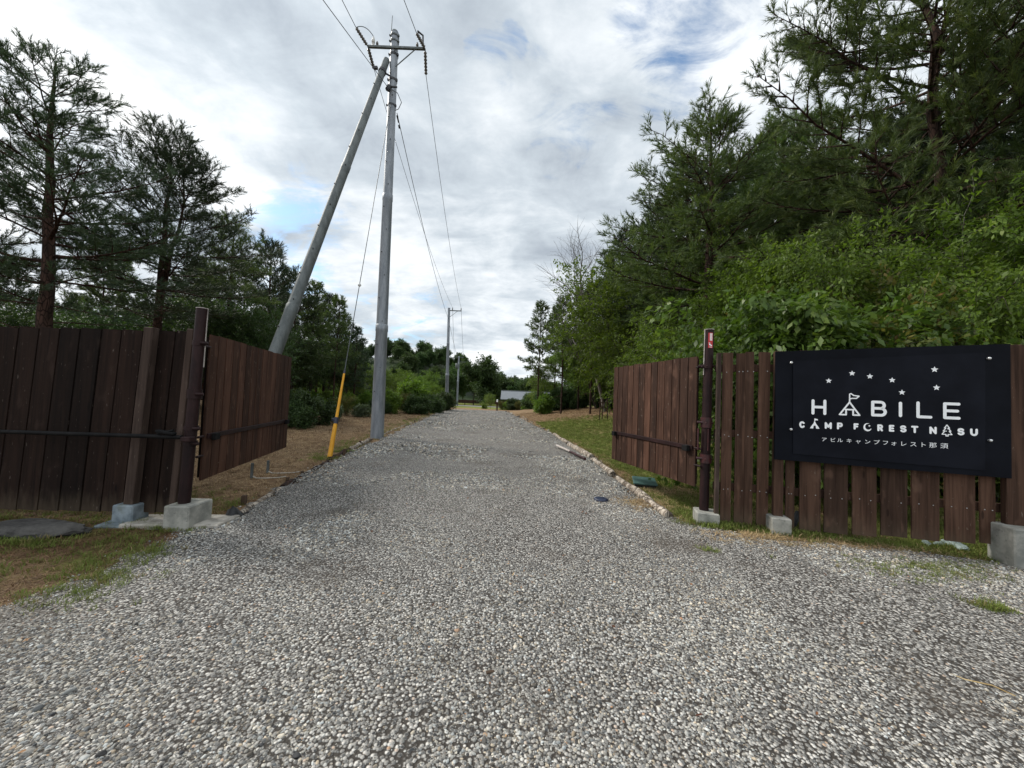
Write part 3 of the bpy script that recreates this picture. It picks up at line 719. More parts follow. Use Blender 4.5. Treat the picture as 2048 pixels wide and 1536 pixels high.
s0, s1 = fs(1532), fs(1571); b = MB(); b.box(fp((s0+s1)/2, .09, .085), (s1-s0, .2, .27), MF @ Matrix.Rotation(.03, 3, 'Z'), 0, .5, .01); b.build('footing', M_conc, rf)
s0, s1 = fs(1979), fs(2075); b = MB(); b.box(fp((s0+s1)/2, .20, .11), (s1-s0, .30, .40), MF, 0, .5, .012); b.build('footing', M_conc, rf)

# steel gate post on the right, with its sticker
RPX, RPY = 2.535, 4.80
gp2 = thing('gate_post', (RPX, RPY, 0), 'round maroon steel gate post with a red sticker near its top', 'gate post')
ztop = at(1417, 660, RPY).z
b = MB(); b.tube([(RPX-.012, RPY, .15), (RPX+.012, RPY, ztop)], .056, 24); b.build('pole', M_rustpaint, gp2)
for py, hh, mm in ((733, .05, M_rustpaint), (845, .13, M_redcollar), (917, .11, M_redcollar)):
    z = at(1413, py, RPY).z; b = MB(); b.tube([(RPX, RPY, z-hh/2), (RPX, RPY, z+hh/2)], .069, 24)
    for q in (-.04, .04): b.tube([(RPX+q, RPY-.06, z), (RPX+q, RPY-.083, z)], .009, 6)
    b.tube([(RPX-.05, RPY-.02, z), (RPX-.115, RPY+.02, z)], .018, 8); b.build('hinge_collar', mm, gp2)
b = MB(); z0, z1 = at(1405, 900, RPY).z, at(1405, 857, RPY).z
b.tube([(RPX-.105, RPY, z0), (RPX-.105, RPY, z1)], .012, 8); b.tube([(RPX-.01, RPY-.066, z0), (RPX-.01, RPY-.066, z1)], .008, 8); b.build('hinge_pin', M_redcollar, gp2)
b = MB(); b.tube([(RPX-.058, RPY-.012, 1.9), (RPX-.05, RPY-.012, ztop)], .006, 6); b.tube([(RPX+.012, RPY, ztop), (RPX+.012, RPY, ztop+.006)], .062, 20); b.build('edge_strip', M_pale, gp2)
# sticker: a curved patch of red with white marks
def patch_on_post(a0, a1, z0, z1, rr, n=8):
    vs, fc = [], []
    for i in range(n+1):
        a = a0+(a1-a0)*i/n
        for z in (z0, z1): vs.append((RPX+.010+math.sin(a)*rr, RPY-math.cos(a)*rr, z))
    for i in range(n): fc.append((2*i, 2*i+2, 2*i+3, 2*i+1))
    return vs, fc
zs0, zs1 = at(1417, 697, RPY).z, at(1417, 667, RPY).z
b = MB(); b.add(*patch_on_post(-.62, .30, zs0, zs1, .0612), 0, .5, True)
hgt = zs1-zs0
for j in range(9):
    q = zs1-hgt*(.04+.055*j); b.add(*patch_on_post(-.32+.03*random.random(), .05+.1*random.random(), q-hgt*.036, q, .0618, 3), 1)
for j in range(5):
    q = zs1-hgt*(.05+.10*j); b.add(*patch_on_post(.12, .2, q-hgt*.06, q, .0618, 2), 1)
b.add(*patch_on_post(-.50, -.25, zs0+hgt*.30, zs0+hgt*.34, .0618, 3), 1); b.add(*patch_on_post(-.42, -.15, zs0+hgt*.17, zs0+hgt*.27, .0618, 3), 1); b.add(*patch_on_post(-.15, .12, zs0+hgt*.12, zs0+hgt*.20, .0618, 3), 1); b.add(*patch_on_post(-.4, .18, zs0+hgt*.04, zs0+hgt*.07, .0618, 4), 1)
b.build('sticker', [M_red, M_white], gp2)
b = MB(); b.box((RPX-.0, RPY-.03, .07), (.26, .27, .20), Matrix.Rotation(-.28, 3, 'Z'), 0, .5, .012); b.build('footing', M_conc, gp2)

# ------------------------------------------------------------------ sign board
SO = F0 + FN*.095
def sg(px, py, off=0.0):
    q = onplane(px, py, SO+FN*off, FN); return ((q-SO).dot(FD), q.z)
def sw(u, z, off=0.0): return SO + FD*u + FN*off + Vector((0, 0, z))
def zx(x, y): return 1500+x/3.071, 650+y/3.071            # photograph enlargement -> photograph
TL, TR, BR, BL = sg(1552, 703), sg(2021, 687.5), sg(2023.5, 957), sg(1549, 918.5)
sign = thing('sign_board', sw((BL[0]+BR[0])/2, BL[1]), 'large black sign board with white camp lettering and stars on the right fence', 'sign')
def slab(b, quad, o0, o1, mi=0):
    vs = [sw(u, z, o) for o in (o0, o1) for u, z in quad]
    b.add(vs, [(3, 2, 1, 0), (4, 5, 6, 7), (0, 1, 5, 4), (1, 2, 6, 5), (2, 3, 7, 6), (3, 0, 4, 7)], mi)
b = MB(); slab(b, [BL, BR, TR, TL], -.03, .0); b.build('backing_board', M_sign, sign)
q = [sg(*zx(*p)) for p in ((262, 790), (1440, 893), (1440, 170), (262, 222))]
b = MB(); slab(b, q, .0005, .010); b.build('sign_face', M_signin, sign)
for p in ((250, 232), (1460, 206), (248, 640), (1467, 708)):
    u, z = sg(*zx(*p)); b = MB(); b.tube([sw(u, z, .0), sw(u, z, .022)], .014, 14); b.ball(sw(u, z, .020), .016, sq=(1, 1, 1)); b.build('bolt', M_bolt, sign)
LOFF = .0125
class Lettering:
    def __init__(s): s.b = MB(); s.k = 0
    def flush(s, name): s.b.build(name, M_white, sign); s.b = MB()
    def poly(s, pts, off=None):         # filled fan polygon round its centroid
        off = LOFF+.0002*(s.k % 5) if off is None else off; s.k += 1
        c = (sum(p[0] for p in pts)/len(pts), sum(p[1] for p in pts)/len(pts))
        n = len(pts); s.b.add([sw(*c, off)]+[sw(*p, off) for p in pts], [(0, 1+i, 1+(i+1) % n) for i in range(n)])
    def stroke(s, pts, wd, close=False):
        off = LOFF
        for i in range(len(pts)-1+(1 if close else 0)):
            p, q = Vector(pts[i]), Vector(pts[(i+1) % len(pts)]); d = q-p
            if d.length < 1e-6: continue
            d.normalize(); a0 = math.atan2(d.y, d.x); ring = []
            for k in range(7): a = a0+math.pi/2+math.pi*k/6; ring.append((p.x+math.cos(a)*wd/2, p.y+math.sin(a)*wd/2))
            for k in range(7): a = a0-math.pi/2+math.pi*k/6; ring.append((q.x+math.cos(a)*wd/2, q.y+math.sin(a)*wd/2))
            s.poly(ring)
def arc(cx_, cy_, rx, ry, a0, a1, n=14): return [(cx_+rx*math.cos(R(a0+(a1-a0)*i/n)), cy_+ry*math.sin(R(a0+(a1-a0)*i/n))) for i in range(n+1)]
GL = {
 'H': [[(0, 0), (0, 1)], [(1, 0), (1, 1)], [(0, .5), (1, .5)]],
 'B': [[(0, 0), (0, 1), (.6, 1)]+arc(.62, .76, .3, .24, 90, -90)+[(.05, .52)], [(.6, .52)]+arc(.66, .26, .34, .26, 90, -90)+[(0, 0)]],
 'I': [[(.5, 0), (.5, 1)]], 'L': [[(0, 1), (0, 0), (1, 0)]],
 'E': [[(1, 1), (0, 1), (0, 0), (1, 0)], [(0, .5), (.9, .5)]],
 'C': [arc(.5, .5, .5, .5, 42, 318, 20)], 'M': [[(0, 0), (0, 1), (.5, .25), (1, 1), (1, 0)]],
 'P': [[(0, 0), (0, 1), (.6, 1)]+arc(.65, .73, .35, .27, 90, -90)+[(0, .46)]],
 'F': [[(1, 1), (0, 1), (0, 0)], [(0, .5), (.85, .5)]],
 'R': [[(0, 0), (0, 1), (.6, 1)]+arc(.65, .73, .35, .27, 90, -90)+[(0, .46)], [(.55, .46), (1, 0)]],
 'S': [arc(.5, .755, .48, .245, 25, 180, 10)+arc(.5, .755, .48, .245, 180, 270, 6)[1:]+arc(.5, .26, .5, .26, 90, -155, 16)],
 'T': [[(0, 1), (1, 1)], [(.5, 1), (.5, 0)]], 'N': [[(0, 0), (0, 1), (1, 0), (1, 1)]],
 'U': [[(0, 1), (0, .42)]+arc(.5, .42, .5, .42, 180, 360, 14)+[(1, 1)]],
}
def box_of(x0, x1, yt, yb):
    u0, z0 = sg(*zx(x0, yb)); u1, z1 = sg(*zx(x1, yt)); return u0, z0, u1, z1
L_ = Lettering()
def glyph(ch, x0, x1, yt, yb, wd):
    u0, z0, u1, z1 = box_of(x0, x1, yt, yb); h = wd/2; u0 += h; u1 -= h; z0 += h; z1 -= h
    if u1 < u0: u0 = u1 = (u0+u1)/2
    for st in GL[ch]: L_.stroke([(u0+(u1-u0)*a, z0+(z1-z0)*c_) for a, c_ in st], wd)
    L_.flush('letter')
def mapbox(bx): return lambda a, c_: (bx[0]+(bx[2]-bx[0])*a, bx[1]+(bx[3]-bx[1])*c_)
W1, W2 = .030, .0205
for ch, x0, x1, yt, yb in (('H', 374, 466, 459, 549), ('B', 739, 836, 467, 560), ('I', 907, 931, 472, 565), ('L', 1016, 1114, 472, 571), ('E', 1180, 1287, 478, 577)): glyph(ch, x0, x1, yt, yb, W1)
f = mapbox(box_of(540, 676, 470, 554))            # big tent with a flag
L_.stroke([f(.05, .06), f(.50, .93), f(.95, .06), f(.66, .06), f(.66, .42), f(.34, .42), f(.34, .06)], .017, True)
L_.stroke([f(.30, .42), f(.70, .42)], .012)
L_.stroke([f(.50, .95), f(.50, 1.48), f(.56, 1.52), f(.68, 1.40), f(.92, 1.36), f(.80, 1.20), f(.62, 1.20), f(.52, 1.16)], .013)
L_.flush('tent_emblem')
for ch, x0, x1, yt, yb in (('C', 299, 336, 592, 631), ('M', 455, 499, 598, 637), ('P', 530, 566, 600, 640), ('F', 632, 663, 604, 641), ('R', 777, 812, 611, 651), ('E', 848, 882, 614, 654), ('S', 916, 956, 617, 658), ('T', 984, 1029, 620, 662), ('N', 1096, 1141, 625, 668), ('S', 1267, 1311, 634, 676), ('U', 1345, 1393, 637, 680)): glyph(ch, x0, x1, yt, yb, W2)
f = mapbox(box_of(364, 424, 585, 634))            # small filled tent with a flag
for tri in ([(0, 0), (.12, .22), (.35, 0)], [(.12, .22), (.38, .62), (.40, .30), (.35, 0)], [(.38, .62), (.5, .95), (.62, .62), (.60, .34), (.40, .34)], [(.62, .62), (.88, .22), (.65, 0), (.60, .34)], [(.88, .22), (1, 0), (.65, 0)]): L_.poly([f(*p) for p in tri])
L_.stroke([f(.5, .9), f(.5, 1.15)], .008); L_.poly([f(.48, 1.2), f(.48, .92), f(.65, .98), f(.85, .98), f(.80, 1.12)])
L_.flush('tent_emblem')
f = mapbox(box_of(692, 743, 604, 651))            # crescent moon
A_ = [f(.5+.5*math.cos(R(a)), .5+.5*math.sin(R(a))) for a in range(62, 345, 12)]
B_ = [f(.60+.37*math.cos(R(a)), .57+.37*math.sin(R(a))) for a in np.linspace(88, 328, len(A_))]
for i in range(len(A_)-1): L_.poly([A_[i], A_[i+1], B_[i+1], B_[i]], LOFF)
def star(cx_, cz, r_, rot=90):
    pts = []
    for k in range(10): a = R(rot+36*k); rr = r_ if k % 2 == 0 else r_*.46; pts.append((cx_+math.cos(a)*rr, cz+math.sin(a)*rr))
    L_.poly(pts)
star(*f(.72, .68), .0125, 75); L_.flush('moon_emblem')
for sx, sy, sr_ in ((480, 343, .026), (623, 297, .026), (732, 316, .026), (868, 339, .026), (928, 414, .026), (1128, 274, .028), (1140, 385, .027)): star(*sg(*zx(sx, sy)), sr_*1.22); L_.flush('star')
f = mapbox(box_of(1172, 1236, 615, 681))          # fir tree outline
half = [(.5, 1.0), (.74, .72), (.62, .72), (.86, .45), (.72, .45), (.97, .16), (.60, .16), (.60, .02)]
L_.stroke([f(*p) for p in half]+[f(1-a, c_) for a, c_ in half[::-1]], .0095, True)
L_.stroke([f(.3, .45), f(.45, .45)], .008); L_.stroke([f(.56, .66), f(.66, .66)], .008)
L_.flush('fir_emblem')
cu = bpy.data.curves.new('small_lettering', 'FONT'); cu.size = 1.0; cu.align_x = 'LEFT'
kana = 'アビルキャンプフォレスト那須'
xc = (452, 505, 549, 605, 660, 717, 772, 827, 878, 937, 998, 1057, 1118, 1187)
vs, fc = [], []
for ch, xm in zip(kana, xc):
    cu.body = ch
    to = bpy.data.objects.new('glyph', cu); col.objects.link(to)
    dg = bpy.context.evaluated_depsgraph_get(); me = to.evaluated_get(dg).to_mesh()
    co_ = [v.co.copy() for v in me.vertices]; fa = [list(p.vertices) for p in me.polygons]
    to.evaluated_get(dg).to_mesh_clear(); bpy.data.objects.remove(to)
    frac = (xm-452)/(1187-452); ym = 702+frac*(741-702); hh = 25+frac*8
    u, z = sg(*zx(xm, ym)); u2, z2 = sg(*zx(xm, ym-hh)); H_ = (z2-z)
    S_ = H_*1.08
    vs = []
    for v in co_: vs.append(sw(u+(v.x-.5)*S_*1.12, z+(v.y-.38)*S_, LOFF))
    fc = fa; b = MB(); b.add(vs, fc); b.build('small_letter', M_white, sign)
bpy.data.curves.remove(cu)

# ------------------------------------------------------------------ utility poles, strut, guy and wires
def utility_pole(base, top, r0, r1, joints, label, steps=True, mat=None, name='utility_pole'):
    g = thing(name, (base.x, base.y, base.z), label, 'utility pole')
    mat = mat or M_galv; d = (top-base); Ln = d.length; dn = d.normalized()
    ts = [0]+list(joints)+[1]
    for i in range(len(ts)-1):                     # telescoping steel sections, each a little thinner than the one below
        b = MB(); p, q = base+d*ts[i], base+d*ts[i+1]
        ra, rb = r0+(r1-r0)*ts[i], r0+(r1-r0)*ts[i+1]
        pts = [p-dn*(.35 if i == 0 else .0), q]; rr = [ra*(.965 if i else 1), rb]
        if i < len(ts)-2: pts = [pts[0], q-dn*.22, q-dn*.2, q, q+dn*.02]; rr = [rr[0], rb, rb*1.06, rb*1.06, rb*.965]
        b.tube(pts, rr, 20); b.build('pole_section', mat, g)
    if steps:
        u = dn.orthogonal().normalized(); side = Vector((0, -1, 0)); side = (side-dn*side.dot(dn)).normalized(); lat = dn.cross(side)
        n = int(Ln/.75); b = MB()
        for k in range(2, n):
            t_ = k/n; rr = r0+(r1-r0)*t_; a = (.35 if k % 2 else -.35)
            o_ = (side*math.cos(a)+lat*math.sin(a)); p = base+d*t_
            b.tube([p+o_*rr*.9, p+o_*(rr+.035)], .014, 6)
        b.build('step_bolts', M_hard, g)['kind'] = 'stuff'
    return g
PB, PT = G(748, 878), at(790, 66, 12.33)
PB = Vector((PB.x, 12.33, 0))
def on_pole(z): return PB + (PT-PB)*((z-PB.z)/(PT.z-PB.z))
p1 = utility_pole(PB, PT, .215, .125, (.27, .59), 'tall grey steel utility pole beside the drive, nearest one, with crossarm and wires')
def part(fn, name, mat, parent):
    b = MB(); fn(b); return b.build(name, mat, parent)
AL, AR = at(736, 89, 12.2), at(850, 102, 12.2)
zc = (AL.z+AR.z)/2; AL.z = AR.z = zc; pc_ = on_pole(zc)
def arm_fn(b):
    c = (AL+AR)/2; b.box(c, ((AR-AL).length, .075, .075), None, 0, .5, .004)
part(arm_fn, 'crossarm', M_galvdark, p1)
part(lambda b: b.tube([AL.lerp(AR, .82)+Vector((0, 0, -.05)), on_pole(zc-.62)+Vector((.1, -.08, 0))], .018, 6), 'arm_brace', M_galvdark, p1)
part(lambda b: b.tube([on_pole(PT.z-.5)+Vector((-.14, 0, 0)), on_pole(PT.z)+Vector((-.12, 0, .62))], [.016, .010], 6), 'lightning_rod', M_galvdark, p1)
part(lambda b: b.tube([PT-Vector((0, 0, .02)), PT+Vector((0, 0, .05))], [.13, .10], 16), 'cap', M_galvdark, p1)
for dz, hh in ((.14, .05), (.34, .05), (.82, .07), (1.72, .08), (2.62, .06)):
    def band(b, z=PT.z-dz, hh=hh):
        q = on_pole(z); b.tube([q-Vector((0, 0, hh/2)), q+Vector((0, 0, hh/2))], .148, 16); b.box(q+Vector((.14, -.05, 0)), (.07, .06, hh*.9))
        b.box(q+Vector((-.14, -.05, 0)), (.06, .05, hh*.8))
    part(band, 'clamp_band', M_hard if dz > .5 else M_galvdark, p1)
def insulator(b, p, q, r_=.05):
    p, q = Vector(p), Vector(q); n = 7; pts, rr = [], []
    for i in range(n*2+1):
        pts.append(p.lerp(q, i/(n*2))); rr.append(r_ if i % 2 else r_*.55)
    rr[0] = rr[-1] = .015; b.tube(pts, rr, 10)
prev_dir = Vector((-.55, -1.0, -.0)).normalized()
SL, SR = at(712, 55, 11.75), at(833, 66, 11.75)
NL, NR = at(748, 138, 12.9), at(852, 150, 12.9)
for a_, b_ in ((AL, SL), (AR, SR), (AL, NL), (AR, NR)):
    part(lambda b, a_=a_, b_=b_: insulator(b, a_+(b_-a_)*.08, b_, .062), 'strain_insulator', M_porc, p1)
    part(lambda b, a_=a_, b_=b_: b.tube([a_, a_+(b_-a_)*.12], .02, 6), 'shackle', M_hard, p1)
for f_, top in ((.09, .33), (.16, .16), (.86, .18)):
    q = AL.lerp(AR, f_)+Vector((0, 0, .035))
    part(lambda b, q=q, top=top: b.tube([q, q+Vector((0, 0, top*.35)), q+Vector((0, 0, top*.36)), q+Vector((0, 0, top*.7)), q+Vector((0, 0, top))], [.045, .045, .055, .05, .02] if top > .2 else [.02, .03, .045, .04, .02], 10), 'pin_insulator', M_porc if top < .2 else M_whitecap, p1)
q9 = AL.lerp(AR, .09)+Vector((0, 0, .36))
def arcpts(a, b_, sag, n=14):
    a, b_ = Vector(a), Vector(b_); return [a.lerp(b_, i/n)+Vector((0, 0, -4*sag*(i/n)*(1-i/n))) for i in range(n+1)]
part(lambda b: b.tube(arcpts(SL, q9, -.16, 10), .012, 6), 'jumper_wire', M_wire, p1)
part(lambda b: b.tube([AR+Vector((-.05, -.1, .05)), SR.lerp(AR, .5)+Vector((.06, 0, .2)), SR+Vector((.04, 0, .06))], .03, 6), 'jumper_wire', M_hard, p1)
hub = at(777, 176, 12.1)
part(lambda b: (b.box(hub, (.14, .12, .2), Matrix.Rotation(.5, 3, 'Y'), 0, .5, .02), b.tube([hub+Vector((.05, 0, .05)), hub+Vector((.3, -.05, 0))], .03, 8)), 'cable_clamp', M_hard, p1)
part(lambda b: b.tube([at(781, 178, 12.05), at(795, 186, 12.0), at(803, 205, 12.0), at(797, 218, 12.05), at(790, 221, 12.1)], .013, 6), 'jumper_wire', M_wire, p1)

SB = G(466, 926); ST = at(772, 124, 12.2); u_ = (ST-SB).normalized()
st = utility_pole(SB, ST+u_*.1, .142, .103, (.27, .62), 'thick grey steel strut pole leaning onto the nearest utility pole', True, M_galvdark, 'strut_pole')
st['category'] = 'strut pole'
part(lambda b: (b.tube([ST-u_*.62, ST-u_*.50], .125, 16), b.tube([ST-u_*.56, on_pole((ST-u_*.56).z+.1)], .03, 8), b.box(ST-u_*.56+Vector((-.2, -.08, .05)), (.14, .08, .08))), 'clamp_band', M_hard, st)

# guy wire with yellow sleeve
GB = G(659, 917); GT = on_pole(at(776, 187, 12.25).z)
gd = GT-GB
gy = thing('guy_wire', GB, 'steel guy wire with a yellow sleeve, staked in the litter before the nearest utility pole', 'guy wire')
def t_at(py):
    def row(t_):
        q = GB+gd*t_-Vector((0, 0, CH)); return 768-FPX*q.dot(ax_u)/q.dot(ax_f)
    return min(range(0, 1000), key=lambda k: abs(row(k/1000)-py))/1000
YT = GB+gd*t_at(747)
part(lambda b: b.tube([GB+gd*.05, GT], .0105, 6), 'wire', M_wire, gy)
yj = GB+gd*(t_at(843))
part(lambda b: b.tube([GB-gd*.01, GB+gd*.004, yj], [.050, .052, .043], 14), 'sleeve', M_yellow, gy)
part(lambda b: b.tube([yj+gd*.004, YT], [.034, .024], 14), 'sleeve', M_yellow, gy)
part(lambda b: (b.tube([yj-gd*.004, yj+gd*.008], .050, 12), b.box(yj+gd*.004+Vector((-.05, -.03, 0)), (.07, .06, .07), None, 0, .5, .01)), 'joint_collar', M_tape, gy)
part(lambda b: b.tube([YT, YT+gd*.006], .028, 12), 'sleeve_cap', M_tape, gy)
bt = at(712.5, 570, 8); tq = min(range(200, 800), key=lambda k: abs(math.atan2((GB+gd*(k/1000)).z-CH, (GB+gd*(k/1000)).y)-math.atan2(bt.z-CH, bt.y)))/1000
part(lambda b: b.ball(GB+gd*tq, .045), 'guy_insulator', M_whitecap, gy)

# second and third pole
P2B = G(893, 820); P2T = at(898, 616, P2B.y)
p2 = utility_pole(P2B, P2T, .20, .125, (.35, .66), 'grey utility pole at the far end of the drive with a one sided crossarm', False)
A2 = at(923, 622, P2B.y); A2z = A2.z
part(lambda b: b.box(((P2T.x+A2.x)/2, P2B.y, A2z), (A2.x-P2T.x, .09, .09)), 'crossarm', M_galvdark, p2)
for x_ in (P2T.x+.38, A2.x-.05): part(lambda b, x_=x_: b.tube([(x_, P2B.y, A2z), (x_, P2B.y, A2z+.2), (x_, P2B.y, A2z+.32)], [.05, .055, .03], 8), 'pin_insulator', M_porc, p2)
part(lambda b: b.tube([(P2T.x+.9, P2B.y, A2z-.05), (P2T.x+.1, P2B.y, A2z-.7)], .02, 6), 'arm_brace', M_galvdark, p2)
Y3 = 62; P3B = Vector((at(914, 812, Y3).x, Y3, 0)); P3T = at(918, 712, Y3)
p3 = utility_pole(P3B, P3T, .19, .12, (.5,), 'smallest utility pole farthest away before the round trees, with a transformer can', False)
A3 = [at(909, 714, Y3), at(927, 715, Y3), at(920, 724, Y3), at(932, 724, Y3)]
part(lambda b: b.box((A3[0]+A3[1])/2, (A3[1].x-A3[0].x, .1, .1)), 'crossarm', M_galvdark, p3)
part(lambda b: b.box((A3[2]+A3[3])/2, (A3[3].x-A3[2].x, .08, .08)), 'crossarm', M_galvdark, p3)
q3 = at(914, 732, Y3-.35); part(lambda b: b.tube([q3-Vector((0, 0, .45)), q3-Vector((0, 0, .42)), q3+Vector((0, 0, .4)), q3+Vector((0, 0, .45))], [.2, .27, .27, .2], 14), 'transformer', M_galvdark, p3)

def wire(pts, r_, label, grp='overhead wires on the utility poles'):
    b = MB(); b.tube(pts, r_, 5); o = b.build('power_line', M_wire); return tag(o, label, 'wire', grp)
def back_to(p, px, py, z, far=14):
    """extend the wire from p through the sky point seen at (px, py), at height z, on behind the viewer"""
    r = ray(px, py); q = Vector((0, 0, CH))+r*((z-CH)/r.z); d = (q-p); d.z = 0; d.normalize()
    e = p+d*far; return arcpts(p, Vector((e.x, e.y, z+.1)), .12, 16)
wire(back_to(SL, 680, 0, SL.z-.15), .011, 'wire leaving the left end of the nearest crossarm overhead')
wire(back_to(SR, 805, 0, SR.z-.15), .011, 'wire leaving the right end of the nearest crossarm overhead')
wire(back_to(hub, 654, 0, hub.z+.1), .011, 'wire leaving the clamp below the nearest crossarm overhead')
wire(arcpts(NL, (P2T.x+.38, P2B.y, A2z+.3), .65, 30), .010, 'wire from the left end of the nearest crossarm to the second pole')
wire(arcpts(NR, (A2.x-.05, P2B.y, A2z+.3), .65, 30), .011, 'wire from the right end of the nearest crossarm to the second pole')
lowp = at(794, 226, 12.5)
wire(arcpts(lowp, (P2T.x, P2B.y, A2z-.9), .55, 30), .013, 'lower cable with small fittings from the nearest pole to the second')
c1_ = thing('cable_fitting', at(795, 238, 12.65), 'small dark fitting on the lower cable beside the nearest pole', 'fitting')
part(lambda b: b.tube([at(794.5, 232, 12.6), at(797, 245, 12.9)], [.035, .02], 8), 'sleeve', M_hard, c1_); part(lambda b: b.tube([at(798, 251, 13.1), at(799, 256, 13.2)], [.035, .035], 8), 'clip', M_hard, c1_)
for a_, z_ in ((P2T.x+.38, A2z+.3), (A2.x-.05, A2z+.3)):
    wire(arcpts((a_, P2B.y, z_), (A3[0] if a_ < A2.x-.3 else A3[1])+Vector((0, 0, .1)), .3, 16), .016, 'wire from the one sided crossarm %s to the farthest pole' % ('middle' if a_ < A2.x-.3 else 'tip'))
wire(arcpts((P2T.x, P2B.y, A2z-.9), P3T-Vector((0, 0, .9)), .3, 16), .016, 'low cable between the second and the farthest pole')

# ------------------------------------------------------------------ small things on the ground
def stone_at(name, p, r_, ax, seed, mat, label, cat='stone', rz=0, group=None, k=2):
    v, f = rockshape(seed, k, ax, 12); o = np_mesh(name, v*r_, f, None, [mat], None, False)
    o.location = p; o.rotation_euler = (0, 0, rz); return tag(o, label, cat, group)
stone_at('rock', G(75, 1068)+Vector((0, 0, .02)), .46, (1, .40, .30), 8, M_rock, 'long low dark rock lying before the left fence', 'rock', .1, None, 3)
stone_at('rock', G(2, 1072)+Vector((0, 0, .02)), .13, (1, .7, .8), 6, M_conc, 'small pale rock beside the long dark rock', 'rock', .1)
for px, py, r_, sd_, lb in ((1853, 1092, .075, 1, 'flat bluish stone under the sign, leftmost of the four'), (1905, 1094, .10, 2, 'broad bluish stone tucked under the boards below the sign'),
                            (1879, 1093, .065, 3, 'small bluish stone wedged between two larger ones below the sign'), (1925, 1102, .085, 4, 'pale bluish stone lying out on the weeds below the sign')):
    stone_at('stone', G(px, py)+Vector((0, 0, .03)), r_, (1, .7, .5), sd_+10, M_bluestone, lb, 'stone', sd_, 'bluish stones below the sign')
sl = MB(); p = G(372, 1046); sl.box((p.x-.02, p.y-.02, .012), (.95, .38, .07), Matrix.Rotation(.10, 3, 'Z') @ Matrix.Rotation(-.03, 3, 'X'), 0, .5, .01); tag(sl.build('concrete_slab', M_slab), 'flat concrete slab partly buried under the left gate post', 'slab')
sl = MB(); p = G(265, 1048); sl.box((p.x-.03, p.y-.05, .006), (.42, .22, .05), Matrix.Rotation(.05, 3, 'Z'), 0, .5, .01); tag(sl.build('concrete_slab', M_concblue), 'small flat slab under the blue grey fence footing', 'slab')
def hump(b, a, c, w_, h_):
    a, c = Vector(a), Vector(c); d = c-a; lat = Vector((-d.y, d.x, 0)).normalized(); n = 9; vs, fs = [], []
    for i in range(n+1):
        t_ = i/n
        for j in range(5):
            s_ = j/4*2-1; vs.append(a+d*t_+lat*s_*w_+Vector((0, 0, h_*math.sin(math.pi*min(t_*1.4, 1))*(1-s_*s_)+.01+.015*math.sin(i*2.3+j))))
    for i in range(n):
        for j in range(4): fs.append((i*5+j, (i+1)*5+j, (i+1)*5+j+1, i*5+j+1))
    b.add(vs, fs, 0, .5, True)
b = MB(); hump(b, G(452, 1040), G(488, 1026), .07, .12); tag(b.build('rubber_mat', M_blackpl), 'black rubbery scrap half buried at the gravel edge near the left post', 'scrap')
gb = thing('valve_box', G(1295, 979), 'green plastic valve box lid beside the right gate leaf', 'valve box')
p = G(1295, 978); Mr = Matrix.Rotation(-.25, 3, 'Z')
part(lambda b: b.box((p.x, p.y+.16, .045), (.36, .40, .09), Mr, 0, .5, .012), 'box', M_blackpl, gb)
part(lambda b: b.box((p.x, p.y+.16, .105), (.40, .46, .03), Mr @ Matrix.Rotation(.07, 3, 'X'), 0, .5, .008), 'lid', M_greenbox, gb)
p_lid = G(1202, 1004); b = MB(); b.tube([p_lid+Vector((0, 0, .03)), p_lid+Vector((0, 0, .052)), p_lid+Vector((0, 0, .058))], [.105, .105, .09], 20); b.tube([p_lid+Vector((-.05, 0, .06)), p_lid+Vector((.05, 0, .062))], .008, 6)
tag(b.build('valve_cover', M_blue), 'small round dark blue cover set in the gravel', 'cover')
sp_ = thing('spotlight', G(1582, 1066), 'black tube spotlight on a round foot beside a fence footing', 'spotlight')
p = G(1580, 1066)
part(lambda b: b.tube([p+Vector((0, 0, .01)), p+Vector((0, 0, .035)), p+Vector((0, 0, .045))], [.10, .10, .06], 18), 'foot', M_blackpl, sp_)
part(lambda b: b.tube([p+Vector((.01, .0, .045)), p+Vector((.035, 0, .09))], .018, 8), 'stem', M_blackpl, sp_)
part(lambda b: b.tube([p+Vector((.02, -.0, .075)), p+Vector((.13, .03, .245)), p+Vector((.131, .03, .243))], [.036, .036, .03], 14), 'tube', M_blackpl, sp_)
b = MB(); b.tube([G(1113, 897)+Vector((0, 0, .10)), G(1140, 910)+Vector((0, 0, .10))], .032, 8, 0); b.tube([G(1140, 910)+Vector((0, 0, .10)), G(1170, 924)+Vector((0, 0, .08))], .034, 8, 1); tag(b.build('stick', [M_pale, M_redcollar]), 'straight stick, pale at one end and red brown at the other, beside border logs', 'stick')
b = MB(); b.tube([G(1868, 1346)+Vector((0, 0, .03)), G(1930, 1372)+Vector((0, 0, .035)), G(1985, 1386)+Vector((0, 0, .04)), G(2044, 1412)+Vector((0, 0, .035))], [.003, .004, .004, .003], 6); tag(b.build('dry_stem', M_straw), 'long straw coloured stem lying on the gravel at the lower right', 'stem')
b = MB(); b.tube([G(2018, 1222)+Vector((0, 0, .03)), G(2060, 1240)+Vector((0, 0, .03))], [.012, .008], 6); tag(b.build('wood_chip', M_pale), 'pale splinter of wood on the gravel near the right edge', 'wood chip')
